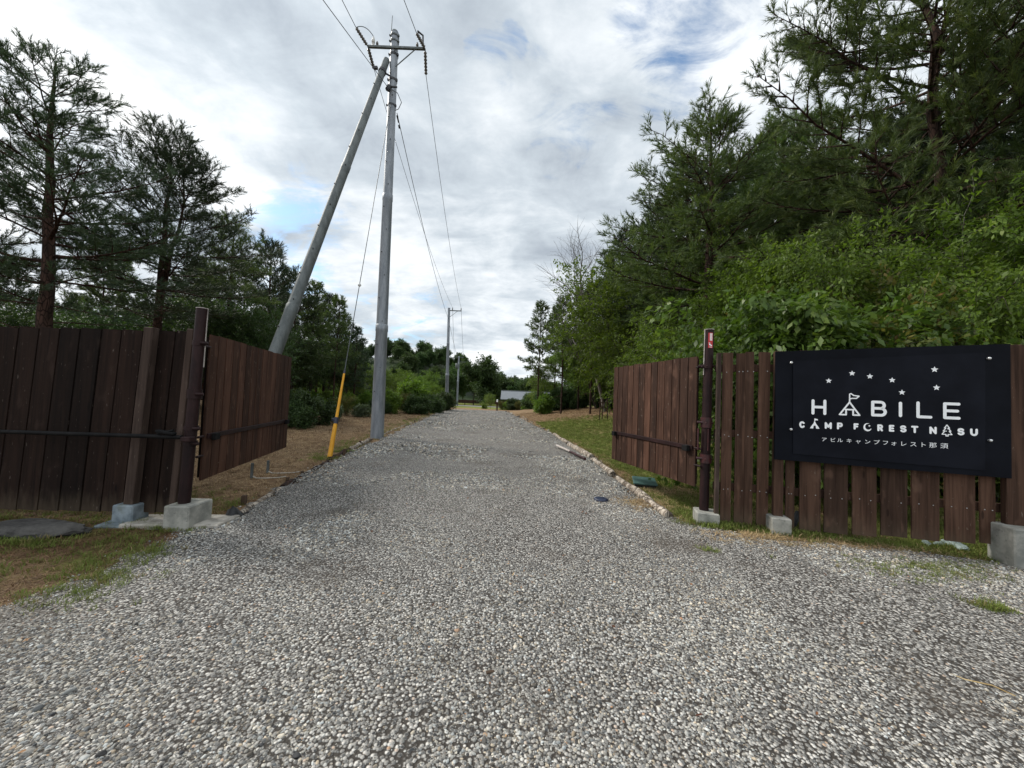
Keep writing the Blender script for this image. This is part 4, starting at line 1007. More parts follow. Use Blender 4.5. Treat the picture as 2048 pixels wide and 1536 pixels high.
for px, py, an, lg, lb in ((980, 1356, .5, .05, 'reddish bark chip on the gravel in the middle of the drive'), (670, 1520, 1.3, .06, 'reddish bark chip lying upright along the view at the bottom'), (612, 1278, .4, .05, 'dark bark chip on the gravel left of the middle'), (1836, 1273, .1, .045, 'brown bark chip on the gravel below the sign'), (1880, 1388, -.6, .05, 'black bark chip beside the long straw stem')):
    p = G(px, py); b = MB(); b.box(p+Vector((0, 0, .032)), (lg, .02, .008), Matrix.Rotation(an, 3, 'Z') @ Matrix.Rotation(.15, 3, 'Y'), 0, .5, .003); tag(b.build('bark_chip', M_stake if 'black' not in lb else M_rock), lb, 'bark chip', 'bark chips on the gravel')

# border logs and stakes
def log(p, q, r0, r1, label, cut=True):
    p, q = Vector(p), Vector(q); pts, rr = [], []; n = 9
    lat = Vector((-(q-p).y, (q-p).x, 0)).normalized()
    for i in range(n+1):
        t_ = i/n; pts.append(p.lerp(q, t_)+lat*random.gauss(0, r0*.13)+Vector((0, 0, r0*.55+random.gauss(0, r0*.09)))); rr.append((r0+(r1-r0)*t_)*random.uniform(.74, 1.2))
    b = MB(); b.tube(pts, rr, 10); o = b.build('border_log', M_logbark if random.random() < .8 else M_pinebark)
    return tag(o, label, 'log', 'logs bordering the drive')
lpx = [((1338, 1037), (1235, 960), .065, 'thick peeled log ending in a dark cut face near the right gate post'), ((1228, 953), (1185, 922), .07, 'pale peeled log alongside the right gate leaf'),
       ((1182, 918), (1140, 892), .085, 'thickest pale log of the right border, mossy, behind the leaning stick'), ((1136, 889), (1108, 870), .07, 'pale log of the right border just beyond the leaning stick')]
for a_, c_, r_, lb in lpx: log(G(*a_), G(*c_), r_, r_*.9, lb)
pr = [(1112, 873), (1085, 856), (1068, 848), (1052, 840), (1040, 834), (1030, 830), (1021, 826), (1014, 823)]
kk_ = 0
for i in range(len(pr)-1):
    a_, c_ = G(*pr[i]), G(*pr[i+1]); m3 = 4
    for j in range(m3):
        p = a_.lerp(c_, (j+random.uniform(.1, .7))/m3)+Vector((random.gauss(0, .06), 0, .02)); kk_ += 1
        o = stone_at('border_stone', p, random.uniform(.09, .26), (1, random.uniform(.35, .6), random.uniform(.25, .45)), 200+kk_, random.choice([M_logbark, M_logbark, M_slab, M_rock]), 'irregular pale lump in the far run of the right border', 'stone', 0, 'irregular lumps lining the far right border')
        o.rotation_euler = (0, random.gauss(0, .1), math.atan2((c_-a_).y, (c_-a_).x)+random.gauss(0, .35))
lpx2 = [((478, 1030), (560, 980), .05, 'brown log bordering the gravel right of the left gate post'), ((566, 976), (655, 924), .05, 'thin brown log under the left gate leaf'), ((660, 921), (700, 900), .07, 'pale peeled log before the yellow guy sleeve'), ((703, 899), (742, 880), .075, 'pale peeled log at the foot of the nearest utility pole')]
for a_, c_, r_, lb in lpx2: log(G(*a_)-Vector((0, 0, .02)), G(*c_)-Vector((0, 0, .015)), r_*.95, r_*.7, lb)
pl = [(752, 876), (785, 861), (812, 850), (835, 841), (855, 833), (872, 827)]
for i in range(len(pl)-1): log(G(*pl[i])-Vector((0, 0, .03)), G(*pl[i+1])-Vector((0, 0, .03)), .05, .04, 'thin weathered log in the far run of the left border')
for px, py, h_, w_ in ((489, 1010, .115, .055), (576, 968, .10, .05), (606, 952, .08, .05), (677, 917, .10, .06), (690, 913, .17, .06), (721, 891, .13, .06), (740, 882, .07, .06), (766, 873, .09, .06), (830, 845, .12, .06)):
    p = G(px, py); b = MB(); b.box(p+Vector((-.03, .03, h_/2)), (w_, w_, h_), Matrix.Rotation(random.uniform(0, .6), 3, 'Z'), 0, random.random(), .006)
    lab = {489: 'short square wooden stake nearest the left gate post', 576: 'low square stake beside the gravel below the left gate', 606: 'very low square stake under the far edge of the left gate', 677: 'low square stake just right of the yellow sleeve foot', 690: 'tallest square stake right of the yellow sleeve', 721: 'square stake between the yellow sleeve and the nearest pole', 740: 'nearly buried square stake at the foot of the nearest pole', 766: 'square stake just beyond the nearest pole', 830: 'small square stake far along the left border'}[px]
    tag(b.build('wooden_stake', M_stake), lab, 'stake', 'square stakes holding the left border logs')
for px, pt, pb_, lb in ((503, 926, 956, 'steel peg with a rope under the left gate leaf, nearer one'), (535, 921, 946, 'steel peg with a rope under the left gate leaf, farther one')):
    p = G(px, pb_); h_ = at(px, pt, p.y).z; g = thing('peg', p, lb, 'peg', 'pegs under the left gate')
    part(lambda b: b.tube([p, p+Vector((0, 0, h_))], .022, 10), 'rod', M_galvdark, g)
    part(lambda b: b.tube([p+Vector((.02, 0, .03)), p+Vector((.12, -.06, .015)), p+Vector((.28, -.05, .02)), p+Vector((.42, .04, .015)), p+Vector((.5, .12, .02))], .009, 6), 'rope', M_rope, g)
def gz(x, y): return float(hz(np.array(x), np.array(y)))
# sapling with its stakes on the lawn
sx, sy = at(1206, 830, 20).x, 20.0; z0 = gz(sx, sy)
sup = thing('tree_support', (sx, sy, z0), 'small wooden tripod of stakes propping a sapling on the right lawn', 'tree support')
for dx, dy in ((-.22, -.1), (.24, -.05), (.02, .25)): part(lambda b: b.tube([(sx+dx, sy+dy, z0-.05), (sx+dx*.8, sy+dy*.8, z0+1.15)], .028, 8), 'stake', M_stake, sup)
part(lambda b: b.box((sx, sy-.1, z0+.95), (.55, .04, .05)), 'crosspiece', M_stake, sup)
part(lambda b: b.box((sx, sy+.03, z0+.72), (.45, .04, .05), Matrix.Rotation(.7, 3, 'Z')), 'crosspiece', M_stake, sup)

# far cabin, post with lamp, low far fence
hb = at(1002, 812, 52); cab = thing('cabin', (hb.x+2.6, 53.5, 0), 'low cabin with a broad grey roof half hidden by shrubs past the drive', 'cabin')
hx0 = hb.x; hw = 7.5
part(lambda b: b.box((hx0+hw/2+.2, 54.2, .75), (hw-.6, 4.0, 1.5)), 'wall', M_housewall, cab)
def roof(b):
    x0, x1 = hx0-.1, hx0+hw; ze, zr = 1.25, 2.45
    for (ya, za, yb_, zb2) in ((51.7, ze, 54.2, zr), (56.7, ze, 54.2, zr)):
        v = [(x0, ya, za), (x1, ya, za), (x1, yb_, zb2), (x0, yb_, zb2)]
        v2 = [(x, y_, z+.10) for x, y_, z in v]
        b.add(v+v2, [(0, 1, 2, 3), (7, 6, 5, 4), (0, 4, 5, 1), (1, 5, 6, 2), (2, 6, 7, 3), (3, 7, 4, 0)])
part(roof, 'roof', M_roof, cab)
part(lambda b: b.tube([(hx0-.15, 54.2, 2.57), (hx0+hw+.05, 54.2, 2.57)], .06, 8), 'ridge_cap', M_galvdark, cab)
lp = at(994, 818, 42.5); lamp = thing('garden_post', (lp.x, 42.5, 0), 'wooden post with a small white top where the gravel ends', 'post')
part(lambda b: b.box((lp.x, 42.5, .5), (.16, .14, 1.0), None, 0, .6), 'post', M_stake, lamp)
part(lambda b: (b.box((lp.x, 42.45, 1.08), (.18, .16, .2), None, 0, .5, .03), b.ball((lp.x, 42.45, 1.22), .08)), 'top', M_white, lamp)
ff_ = thing('low_fence', (-6, 64, 0), 'low brown fence beyond the far lane under the round trees', 'fence')
part(lambda b: [b.box((-17+i*1.5, 64, .55), (.1, .1, 1.1)) for i in range(20)] and None, 'posts', M_stake, ff_)['kind'] = 'stuff'
part(lambda b: b.box((-2.7, 64.0, .62), (29, .05, .55)), 'boards', M_stake, ff_)

# ------------------------------------------------------------------ trees
class Tree:
    def __init__(s, seed): s.rg = np.random.default_rng(seed); s.V = []; s.F = []; s.n = 0
    def tube(s, pts, rad, k):
        pts = np.asarray(pts, float); n = len(pts); t_ = np.gradient(pts, axis=0); t_ /= np.linalg.norm(t_, axis=1)[:, None]+1e-9
        ref = np.array([1., 0, 0]) if abs(t_[0, 0]) < .8 else np.array([0, 1., 0])
        u = np.cross(t_, ref); u /= np.linalg.norm(u, axis=1)[:, None]+1e-9; v = np.cross(t_, u)
        a = np.arange(k)*2*np.pi/k; rad = np.asarray(rad, float)
        ring = pts[:, None]+rad[:, None, None]*(u[:, None]*np.cos(a)[None, :, None]+v[:, None]*np.sin(a)[None, :, None])
        i = (np.arange(n-1)*k)[:, None]; j = np.arange(k)[None]
        f = np.stack([i+j, i+(j+1) % k, i+k+(j+1) % k, i+k+j], -1).reshape(-1, 4)+s.n
        s.V.append(ring.reshape(-1, 3)); s.F.append(f); s.n += n*k
    def wood(s, name, mat, parent): return np_mesh(name, np.concatenate(s.V), np.concatenate(s.F), None, [mat], parent, True)
def unit(v): return v/(np.linalg.norm(v)+1e-9)
def spray(rg, pos, ax, K, ln, wd, axl, spread_, tone):
    """needle tufts: K thin triangles round each shoot axis"""
    N = len(pos); pos = np.repeat(pos, K, 0); ax = np.repeat(ax, K, 0); tone = np.repeat(tone, K)
    rnd = rg.normal(size=(N*K, 3)); side = rnd-ax*np.sum(rnd*ax, 1)[:, None]; side /= np.linalg.norm(side, axis=1)[:, None]+1e-9
    th = rg.uniform(.25, 1.0, N*K)*spread_
    d = ax*np.cos(th)[:, None]+side*np.sin(th)[:, None]; b0 = pos+ax*(rg.uniform(0, 1, N*K)*axl)[:, None]
    L_ = ln*rg.uniform(.7, 1.2, N*K); pw = np.cross(d, rg.normal(size=(N*K, 3))); pw /= np.linalg.norm(pw, axis=1)[:, None]+1e-9
    v = np.stack([b0-pw*wd/2, b0+pw*wd/2, b0+d*L_[:, None]], 1).reshape(-1, 3)
    return v, np.arange(N*K*3).reshape(-1, 3), np.clip(tone+rg.normal(0, .10, N*K), 0, 1)
def make_pine(name, seed, H, r0, cb, maxlen, label, step=.45, K=16, ln=.12, wd=.011, tuft_gap=.13, fork=None, lean=(0, 0), curvy=.12, cat='pine', top_el=.9, prof=.75, mat=None, dead=6, bias=None, barkm=None, nbr=(4, 6), axl=.22, bare_in=.35):
    T = Tree(seed); rg = T.rg
    root = thing(name, (0, 0, 0), label, cat)
    n = 16; zs_ = np.linspace(0, H, n); wx = np.cumsum(rg.normal(0, curvy*.5, n)); wy = np.cumsum(rg.normal(0, curvy*.5, n)); wx -= wx[0]; wy -= wy[0]
    tr = np.stack([wx*np.linspace(.2, 1, n)+lean[0]*(zs_/H)**1.5, wy*np.linspace(.2, 1, n)+lean[1]*(zs_/H)**1.5, zs_], 1)
    def rad_at(z): return r0*np.clip(1-z/H, 0, 1)**.8*.92+.012
    leaders = [(tr, 1.0)]
    T.tube(np.vstack([tr[0]-[0, 0, .3], tr]), np.concatenate([[r0*1.25], rad_at(zs_)]), 10)
    if fork:
        zf = fork; p0 = np.array([np.interp(zf, zs_, tr[:, k]) for k in range(3)]); hh = np.linspace(0, 1, 9)
        off = np.array([.55, .15, 0]); L2 = (H-zf)*.92
        t2 = p0+np.outer(np.sin(hh*1.6).clip(0, 1)*(1-.15*hh), off)+np.outer(hh*L2, [0, 0, 1]); t2 += np.cumsum(rg.normal(0, .03, t2.shape), 0)*[1, 1, 0]
        T.tube(t2, rad_at(zf)*.75*(1-hh*.85), 8); leaders.append((t2, .85))
    TP, TA = [], []
    def shoots(p, d, wgt=1):
        TP.append(p); TA.append(d)
    for tk, lsc in leaders:
        z = max(cb*H, tk[0, 2]+.3); ztop = tk[-1, 2]; az = rg.uniform(0, 6.28)
        while z < ztop-.1:
            t_ = (z-cb*H)/(H-cb*H); base = np.array([np.interp(z, tk[:, 2], tk[:, k]) for k in range(3)])
            Lw = maxlen*lsc*(.15+.85*(1-t_)**prof)*(min(1, .50+t_*3.5))*rg.uniform(.82, 1.12)
            nb_ = rg.integers(nbr[0], nbr[1]+1); zb0 = z
            for _ in range(nb_):
                z = zb0+rg.normal(0, .07); base = np.array([np.interp(z, tk[:, 2], tk[:, k]) for k in range(3)])
                az += 6.283/nb_*rg.choice([1, 2])+rg.normal(0, .35); L = Lw*rg.uniform(.45, 1.2)
                if bias is not None: L *= 1+bias[1]*math.cos(az-bias[0])
                el0 = np.clip(-.05+top_el*t_**1.3+rg.normal(0, .12), -.3, 1.2); m_n = 7; pts = [base.copy()]; dv = np.array([math.cos(az)*math.cos(el0), math.sin(az)*math.cos(el0), math.sin(el0)])
                for q in range(m_n-1):
                    dv = unit(dv+rg.normal(0, .09, 3)+np.array([0, 0, .055])); pts.append(pts[-1]+dv*L/(m_n-1))
                pts = np.array(pts); rb = min(rad_at(z)*.42, .008+.0095*L)
                T.tube(pts, np.linspace(rb, .007, m_n), 5)
                cum = np.linspace(0, L, m_n); s_ = L*rg.uniform(bare_in*.7, bare_in*1.2); sgn = 1
                while s_ < L:
                    o_ = np.array([np.interp(s_, cum, pts[:, k]) for k in range(3)]); k0 = min(int(s_/L*(m_n-1)), m_n-2); bd = unit(pts[k0+1]-pts[k0])
                    lat = unit(np.cross(bd, [0, 0, 1.]))*sgn; sgn = -sgn
                    Ls = (.50*(L-s_)+.16)*rg.uniform(.6, 1.15); sd_ = unit(bd*.85+lat*rg.uniform(.6, 1.0)+np.array([0, 0, rg.uniform(-.06, .16)])); q1 = o_+sd_*Ls*.5; q2 = q1+unit(sd_+np.array([0, 0, .22])+rg.normal(0, .12, 3))*Ls*.5
                    T.tube([o_, q1, q2], [rb*.45+.003, .007, .004], 3)
                    m2 = max(2, int(Ls/tuft_gap))
                    for j in range(m2):
                        f_ = .22+.78*(j+1)/m2; pp = o_+(q1-o_)*min(1, f_*2) if f_ < .5 else q1+(q2-q1)*(f_-.5)*2
                        tw = unit(sd_*.8+rg.normal(0, .42, 3)+np.array([0, 0, .55])); shoots(pp, tw)
                        if rg.uniform() < .75: tw = unit(sd_+rg.normal(0, .8, 3)+np.array([0, 0, .15])); shoots(pp+tw*rg.uniform(.02, .1), tw)
                    s_ += rg.uniform(.14, .25)*(1 if L < 2.5 else 1.1)
                for j in range(3): shoots(pts[-1]-bd*.08*j, unit(bd+rg.normal(0, .4, 3)+np.array([0, 0, .4])))
            z = zb0+step*rg.uniform(.75, 1.25)*(1-.45*t_)
        for j in range(6): shoots(tk[-1]-[0, 0, .08*j], unit(np.array([0, 0, 1.])+rg.normal(0, .35, 3)))
    for _ in range(dead):                      # dead stubs under the crown
        z = H*cb*rg.uniform(.45, 1.05); base = np.array([np.interp(z, zs_, tr[:, k]) for k in range(3)]); a = rg.uniform(0, 6.28); L = rg.uniform(.4, maxlen*.6)
        pts = [base]; dv = np.array([math.cos(a), math.sin(a), rg.uniform(-.1, .25)])
        for q in range(4): dv = unit(dv+rg.normal(0, .18, 3)); pts.append(pts[-1]+dv*L/4)
        T.tube(pts, np.linspace(.022, .005, 5), 4)
    P_, A_ = np.array(TP), np.array(TA); tone = np.clip(.48+rg.normal(0, .17, len(P_)), 0, 1)
    v, f, tn = spray(rg, P_, A_, K, ln, wd, axl, .85, tone)
    T.wood('trunk', barkm or M_pinebark, root); np_mesh('crown', v, f, tn, [mat or M_needle], root)
    print(name, 'tufts', len(P_), 'tris', len(f)); return root
def make_leafy(name, seed, H, r0, label, leafmat, barkm, cat='tree', stems=1, th=.3, spreadr=.45, leaf=.075, per=14, depth=3, kids=(5, 6, 7), up=.35, droop=.1, bare=False, aspect=.5, wood_name='trunk', crown_name='crown', len0=.42, flat=0.0):
    T = Tree(seed); rg = T.rg; root = thing(name, (0, 0, 0), label, cat); LP, LD = [], []
    def grow(p, d, L, r_, lev):
        m_n = 5; pts = [p]
        for q in range(m_n-1):
            d = unit(d+rg.normal(0, .13, 3)+np.array([0, 0, up*.12 if lev < 2 else -droop*.3])); pts.append(pts[-1]+d*L/(m_n-1))
        pts = np.array(pts); T.tube(pts, np.linspace(r_, r_*.55 if lev < depth else .003, m_n), 8 if lev == 0 else (5 if lev == 1 else 3))
        if lev >= depth:
            if not bare:
                for j in range(per):
                    f_ = rg.uniform(.1, 1.05)*(m_n-1); k0 = min(int(f_), m_n-2); LP.append(pts[k0]+(pts[k0+1]-pts[k0])*(f_-k0)+rg.normal(0, leaf*.6, 3)); LD.append(unit(d+rg.normal(0, .7, 3)+np.array([0, 0, -droop])))
            return
        kn = kids[min(lev, len(kids)-1)]; a0 = rg.uniform(0, 6.28)
        for j in range(kn):
            f_ = (th if lev == 0 else .22)+(1-(th if lev == 0 else .22))*((j+rg.uniform(.2, .9))/kn); f_ = min(f_, .99)*(m_n-1); k0 = min(int(f_), m_n-2)
            o_ = pts[k0]+(pts[k0+1]-pts[k0])*(f_-k0); a = a0+j*2.4+rg.normal(0, .3); u1 = unit(np.cross(d, [.3, .7, .2])); u2 = np.cross(d, u1)
            el = rg.uniform(.55, 1.15); nd = unit(d*math.cos(el)+(u1*math.cos(a)+u2*math.sin(a))*math.sin(el)+np.array([0, 0, up*rg.uniform(0, 1)]))
            if flat: nd = unit(nd*np.array([1, 1, 1-flat]))
            grow(o_, nd, L*rg.uniform(.42, .68)*(spreadr/.45 if lev == 0 else 1)*(1.0-.25*(f_/(m_n-1)) if lev == 0 else 1), max(r_*.5*(1-.4*f_/(m_n-1)), .004), lev+1)
        grow(pts[-1], d, L*.5, r_*.5, lev+1)
    for s_ in range(stems):
        a = rg.uniform(0, 6.28); t_ = 0 if stems == 1 else rg.uniform(.15, .6)
        grow(np.array([math.cos(a)*.12*(stems > 1), math.sin(a)*.12*(stems > 1), -.15]), unit(np.array([math.cos(a)*t_, math.sin(a)*t_, 1])), H*len0*2*rg.uniform(.75, 1.05)*(1 if stems == 1 else .8), r_ if False else r0*rg.uniform(.7, 1.1), 0)
    zmax = max(v[:, 2].max() for v in T.V); k_ = H/max(zmax, .1)
    T.V = [v*k_ for v in T.V]
    T.wood(wood_name, barkm, root)
    if not bare:
        P_ = np.array(LP)*k_; d = np.array(LD); n = len(P_)
        nr = rg.normal(0, .6, (n, 3))+np.array([0, 0, 1.0]); sd_ = np.cross(d, nr); sd_ /= np.linalg.norm(sd_, axis=1)[:, None]+1e-9; nn = np.cross(sd_, d)
        L = (leaf*rg.uniform(.65, 1.3, n))[:, None]; wv = sd_*L*aspect*.5
        v = np.stack([P_, P_+d*L*.45+wv-nn*L*.06, P_+d*L-nn*L*.12, P_+d*L*.45-wv-nn*L*.06], 1).reshape(-1, 3)
        i = np.arange(n)[:, None]*4; f = np.concatenate([i+np.array([[0, 1, 2]]), i+np.array([[0, 2, 3]])], 1).reshape(-1, 3)
        # light and dark clumps through the crown
        cl = vnoise(P_[:, 0]+P_[:, 2]*.37, P_[:, 1]+P_[:, 2]*.71, H*.11, seed); tn = np.clip(.30+.42*cl+rg.normal(0, .13, n), 0, 1)
        np_mesh(crown_name, v, f, np.repeat(tn, 2), [leafmat], root)
        print(name, 'leaves', n)
    return root

def base_at(px, py, Y):
    x = at(px, py, Y).x; return Vector((x, Y, gz(x, Y)-.05))
tops = {}
def crown_top(o):
    z = []
    for ch in o.children:
        n = len(ch.data.vertices); a = np.empty(n*3, np.float32); ch.data.vertices.foreach_get('co', a); z.append(np.percentile(a[2::3], 99.9 if ch.name.startswith(('crown', 'foliage')) else 100))
    return max(z)
def place(proto, H, px, py, Y, top, label, group=None, rz=None, first=[], wide=1.0):
    """stand a copy (the first time: the prototype itself) of a tree so that its top reaches the photographed height"""
    H = tops.setdefault(proto.name, None) or tops.__setitem__(proto.name, crown_top(proto)) or tops[proto.name]
    p = base_at(px, py, Y); k = (at(px, top, Y).z-p.z)/H; rz = random.uniform(0, 6.28) if rz is None else rz
    if proto.name not in first:
        first.append(proto.name); proto.location = p; proto.rotation_euler = (0, 0, rz); proto.scale = (k*wide, k*wide, k); proto['label'] = label
        if group: proto['group'] = group
        return proto
    return dup(proto, p, rz, (k*wide, k*wide, k), label, group)

# --- pines
pA = make_pine('pine_tree', 11, 10.5, .19, .36, 3.7, 'pine', K=26, ln=.145, wd=.013, tuft_gap=.115, curvy=.09, mat=M_needledk, prof=.55, bias=(2.9, .2), nbr=(4, 5), step=.72, axl=.27, bare_in=.25, dead=14)
place(pA, 10.5, 92, 620, 9.6, 112, 'tall dark pine with bare trunk nearest the left edge, behind the left fence', None, 0, wide=1.12)
pB = make_pine('pine_tree', 23, 11.0, .17, .38, 3.5, 'pine', K=24, ln=.155, wd=.015, tuft_gap=.13, fork=4.9, curvy=.07, mat=M_needledk, prof=.50, nbr=(3, 5), step=.72, axl=.30, bare_in=.27, dead=12)
place(pB, 11.0, 322, 620, 13, 248, 'dark pine with a forked reddish trunk rising behind the left fence post', None, 0, wide=1.12)
pC = make_pine('pine_tree', 37, 12.5, .19, .34, 4.1, 'pine', K=24, ln=.16, wd=.016, tuft_gap=.135, step=.72, curvy=.05, prof=.58, nbr=(4, 6), axl=.28, bare_in=.22, dead=10)
place(pC, 12.5, 1416, 650, 14, 203, 'tall full pine with a dark red trunk right behind the sticker gate post', None, 1.0, wide=1.28)
pD = make_pine('pine_tree', 41, 14.5, .20, .30, 5.0, 'pine', K=28, ln=.15, wd=.014, tuft_gap=.108, step=.78, curvy=.26, prof=.42, dead=14, bias=(3.0, .05), nbr=(4, 5), axl=.26, bare_in=.24)
place(pD, 14.5, 1885, 620, 9.4, -330, 'huge spreading pine with crooked trunk overhanging the sign at the upper right', None, .5, wide=1.0)
pS = make_pine('slim_pine', 53, 10, .075, .36, 2.1, 'pine', K=18, ln=.19, wd=.028, step=.66, curvy=.05, prof=.45, tuft_gap=.16, nbr=(3, 5), dead=10, axl=.26, bare_in=.2)
pF = make_pine('far_pine', 59, 10, .14, .26, 3.0, 'pine', K=16, ln=.21, wd=.030, step=.74, curvy=.06, prof=.55, tuft_gap=.21, mat=M_needledk, nbr=(4, 5), axl=.32, bare_in=.25)
place(pD, 14.5, 2260, 650, 8.0, -220, 'leaning pine whose branches come in from the right edge above the sign', None, 2.0)
place(pA, 10.5, -330, 640, 9.0, 40, 'pine outside the left edge whose branches reach into the frame', None, 3.5)
GL_ = 'dark pines standing in rows behind the left fence'
for px, Y, top, k, lb in ((455, 18, 425, 'C', 'bushy pine between the left gate leaf and the forked pine'), (535, 22, 470, 'F', 'bushy dark pine whose crown is crossed by the strut pole'),
                          (592, 26, 535, 'F', 'pine just right of the strut pole with layered branches'), (628, 27, 560, 'S', 'slim pine left of the guy wire'), (655, 30, 580, 'F', 'thin pine crossed by the guy wire'),
                          (676, 24, 590, 'S', 'ivy dark slim pine right of the guy wire'), (716, 30, 648, 'F', 'small pine close to the nearest utility pole'), (735, 42, 700, 'F', 'lowest pine seen just left of the nearest utility pole'),
                          (205, 17, 470, 'S', 'thin young pine between the two tall pines, left one'), (232, 19, 505, 'S', 'thin young pine between the two tall pines, right one')):
    pr_, h_ = {'C': (pC, 12.5), 'F': (pF, 10), 'S': (pS, 10)}[k]; place(pr_, h_, px, 640, Y, top, lb, GL_)
for px, Y, top in ((20, 20, 540), (-80, 18, 420), (150, 28, 585), (285, 26, 570), (385, 20, 500), (415, 26, 520), (490, 30, 520), (560, 33, 560), (610, 36, 590), (640, 40, 610), (690, 42, 640), (350, 32, 580), (90, 32, 585), (-30, 28, 540)):
    place(pF, 10, px, 640, Y, top, 'dark pine in the back rows beyond the left fence, merging with its neighbours', 'pines in the back rows beyond the left fence')
GR_ = 'pines of the wood right of the drive'
for px, Y, top, k, lb in ((1560, 16, 232, 'C', 'full pine between the tall red trunked pine and the overhanging one'), (1632, 15.5, 222, 'S', 'sparse slender pine top left of the overhanging branches'),
                          (1366, 17, 300, 'F', 'pine with twin dark trunks left of the sticker post'), (1310, 20, 395, 'C', 'pine on the left shoulder of the right wood'), (1240, 25, 455, 'F', 'pine behind the bare grey tree'),
                          (1079, 33, 602, 'S', 'slim tall pine at the left end of the right wood, leftmost'), (1112, 35, 610, 'S', 'slim tall pine second from the left end of the right wood'), (1126, 28, 588, 'S', 'slim tall pine third from the left end of the right wood'),
                          (1160, 31, 575, 'S', 'slim tall pine fourth from the left end of the right wood'), (1184, 25, 560, 'S', 'slim tall pine just left of the bare grey tree')):
    pr_, h_ = {'C': (pC, 12.5), 'F': (pF, 10), 'S': (pS, 10)}[k]; place(pr_, h_, px, 700, Y, top, lb, GR_)
for px, Y, top in ((1790, 13.5, 230), (1960, 12, 70), (1470, 20, 300), (1520, 22, 260), (1590, 24, 320), (1680, 18, 330), (1750, 16, 330), (1650, 22, 300), (1820, 17, 320), (1900, 15, 200), (2000, 14, 100), (1430, 26, 330), (1340, 28, 400), (2100, 12, 60), (1200, 36, 560), (1270, 32, 480)):
    place(pF, 10, px, 700, Y, top, 'pine deep in the right wood, its crown merging with the others', 'pines deep in the right wood')

# --- broad leaved trees
bA = make_leafy('broadleaf_tree', 61, 7.5, .075, 'tree', M_leaf, M_greybark, 'tree', leaf=.115, per=34, kids=(8, 8, 8), depth=3, th=.22, spreadr=.55, up=.5, droop=.25)
bD = make_leafy('broadleaf_tree', 107, 7.5, .075, 'tree', M_leafdk, M_greybark, 'tree', leaf=.13, per=28, kids=(8, 8, 8), depth=3, th=.22, spreadr=.55, up=.5, droop=.25)
bB = make_leafy('broadleaf_tree', 67, 6.5, .06, 'tree', M_leafbr, M_palebark, 'tree', leaf=.13, per=32, kids=(8, 8, 7), depth=3, th=.18, spreadr=.60, up=.4, droop=.45, aspect=.36)
bN = make_leafy('broadleaf_tree', 71, 7.0, .075, 'tree', M_leaf, M_greybark, 'tree', stems=3, leaf=.105, per=40, kids=(7, 8, 8), depth=3, th=.45, spreadr=.55, up=.35, droop=.5, aspect=.42)
bR = make_leafy('round_tree', 73, 8, .12, 'tree', M_leafdk, M_greybark, 'tree', leaf=.26, per=26, kids=(8, 8, 7), depth=3, th=.22, spreadr=.60, up=.45, aspect=.6)
sB = make_leafy('large_leaved_shrub', 79, 3.6, .035, 'shrub', M_leafbig, M_greybark, 'shrub', stems=5, leaf=.125, per=26, kids=(6, 6, 6), depth=3, th=.2, spreadr=.6, up=.3, droop=.5, aspect=.52, wood_name='stems')
sA = make_leafy('shrub', 83, 2.2, .02, 'shrub', M_leafdk, M_greybark, 'shrub', stems=7, leaf=.15, per=9, kids=(6, 6, 5), depth=3, th=.12, spreadr=.6, up=.35, droop=.2, wood_name='stems')
sW = make_leafy('shrub', 89, 2.0, .02, 'shrub', M_leafwt, M_greybark, 'shrub', stems=7, leaf=.18, per=8, kids=(6, 5, 5), depth=3, th=.12, spreadr=.55, up=.5, droop=.1, wood_name='stems')
sC = make_leafy('shrub', 97, 2.4, .02, 'shrub', M_leaf, M_greybark, 'shrub', stems=6, leaf=.17, per=9, kids=(6, 6, 5), depth=3, th=.12, spreadr=.5, up=.5, droop=.3, wood_name='stems')
sR = make_leafy('shrub', 101, 3.4, .02, 'shrub', M_leafred, M_greybark, 'shrub', stems=5, leaf=.10, per=13, kids=(6, 5, 5), depth=3, th=.12, spreadr=.55, up=.4, wood_name='stems')
dead = make_leafy('bare_tree', 103, 9, .15, 'tree', M_leaf, M_deadbark, 'tree', bare=True, kids=(9, 8, 9), depth=3, th=.35, spreadr=.5, up=.7)
place(dead, 9, 1215, 700, 25, 455, 'leafless grey tree standing out against the sky at the left of the right wood', None, .4)

GB_ = 'broad leaved trees of the right wood'
for pr_, h_, px, Y, top, lb in ((bN, 7, 1950, 7.4, 340, 'multi stemmed tree with forked trunks right above the sign'), (bN, 7, 1775, 8.6, 440, 'leafy tree with drooping sprays above the middle of the sign'),
        (bB, 6.5, 2090, 7.6, 400, 'bright leafy tree cut by the right edge above the sign'), (bA, 7.5, 1690, 13, 440, 'dark leafy tree behind the large leaved shrub'), (bB, 6.5, 1860, 12, 380, 'light green tree behind the forked trunks'), (bN, 7, 1690, 10, 480, 'slender leafy tree left of the drooping sprays'),
        (bB, 6.5, 1262, 22, 545, 'bright green tree below the bare grey tree'), (bA, 7.5, 1290, 19, 500, 'mid green tree between the bare tree and the gate leaf'), (bB, 6.5, 1345, 17, 600, 'yellow green tree just above the right gate leaf'),
        (bB, 6.5, 1165, 33, 690, 'light green tree amid the slim pines'), (bB, 6.5, 1098, 35, 725, 'pale airy tree at the foot of the leftmost slim pines'), (bA, 7.5, 1260, 24, 560, 'leafy tree behind the far end of the right gate leaf'),
        (bA, 7.5, 1480, 12, 560, 'leafy tree between the sticker post and the large leaved shrub'), (bB, 6.5, 1400, 13, 600, 'leafy tree right behind the sticker post')):
    place(pr_, h_, px, 700, Y, top, lb, GB_, wide=.72 if px < 1270 else 1.0)
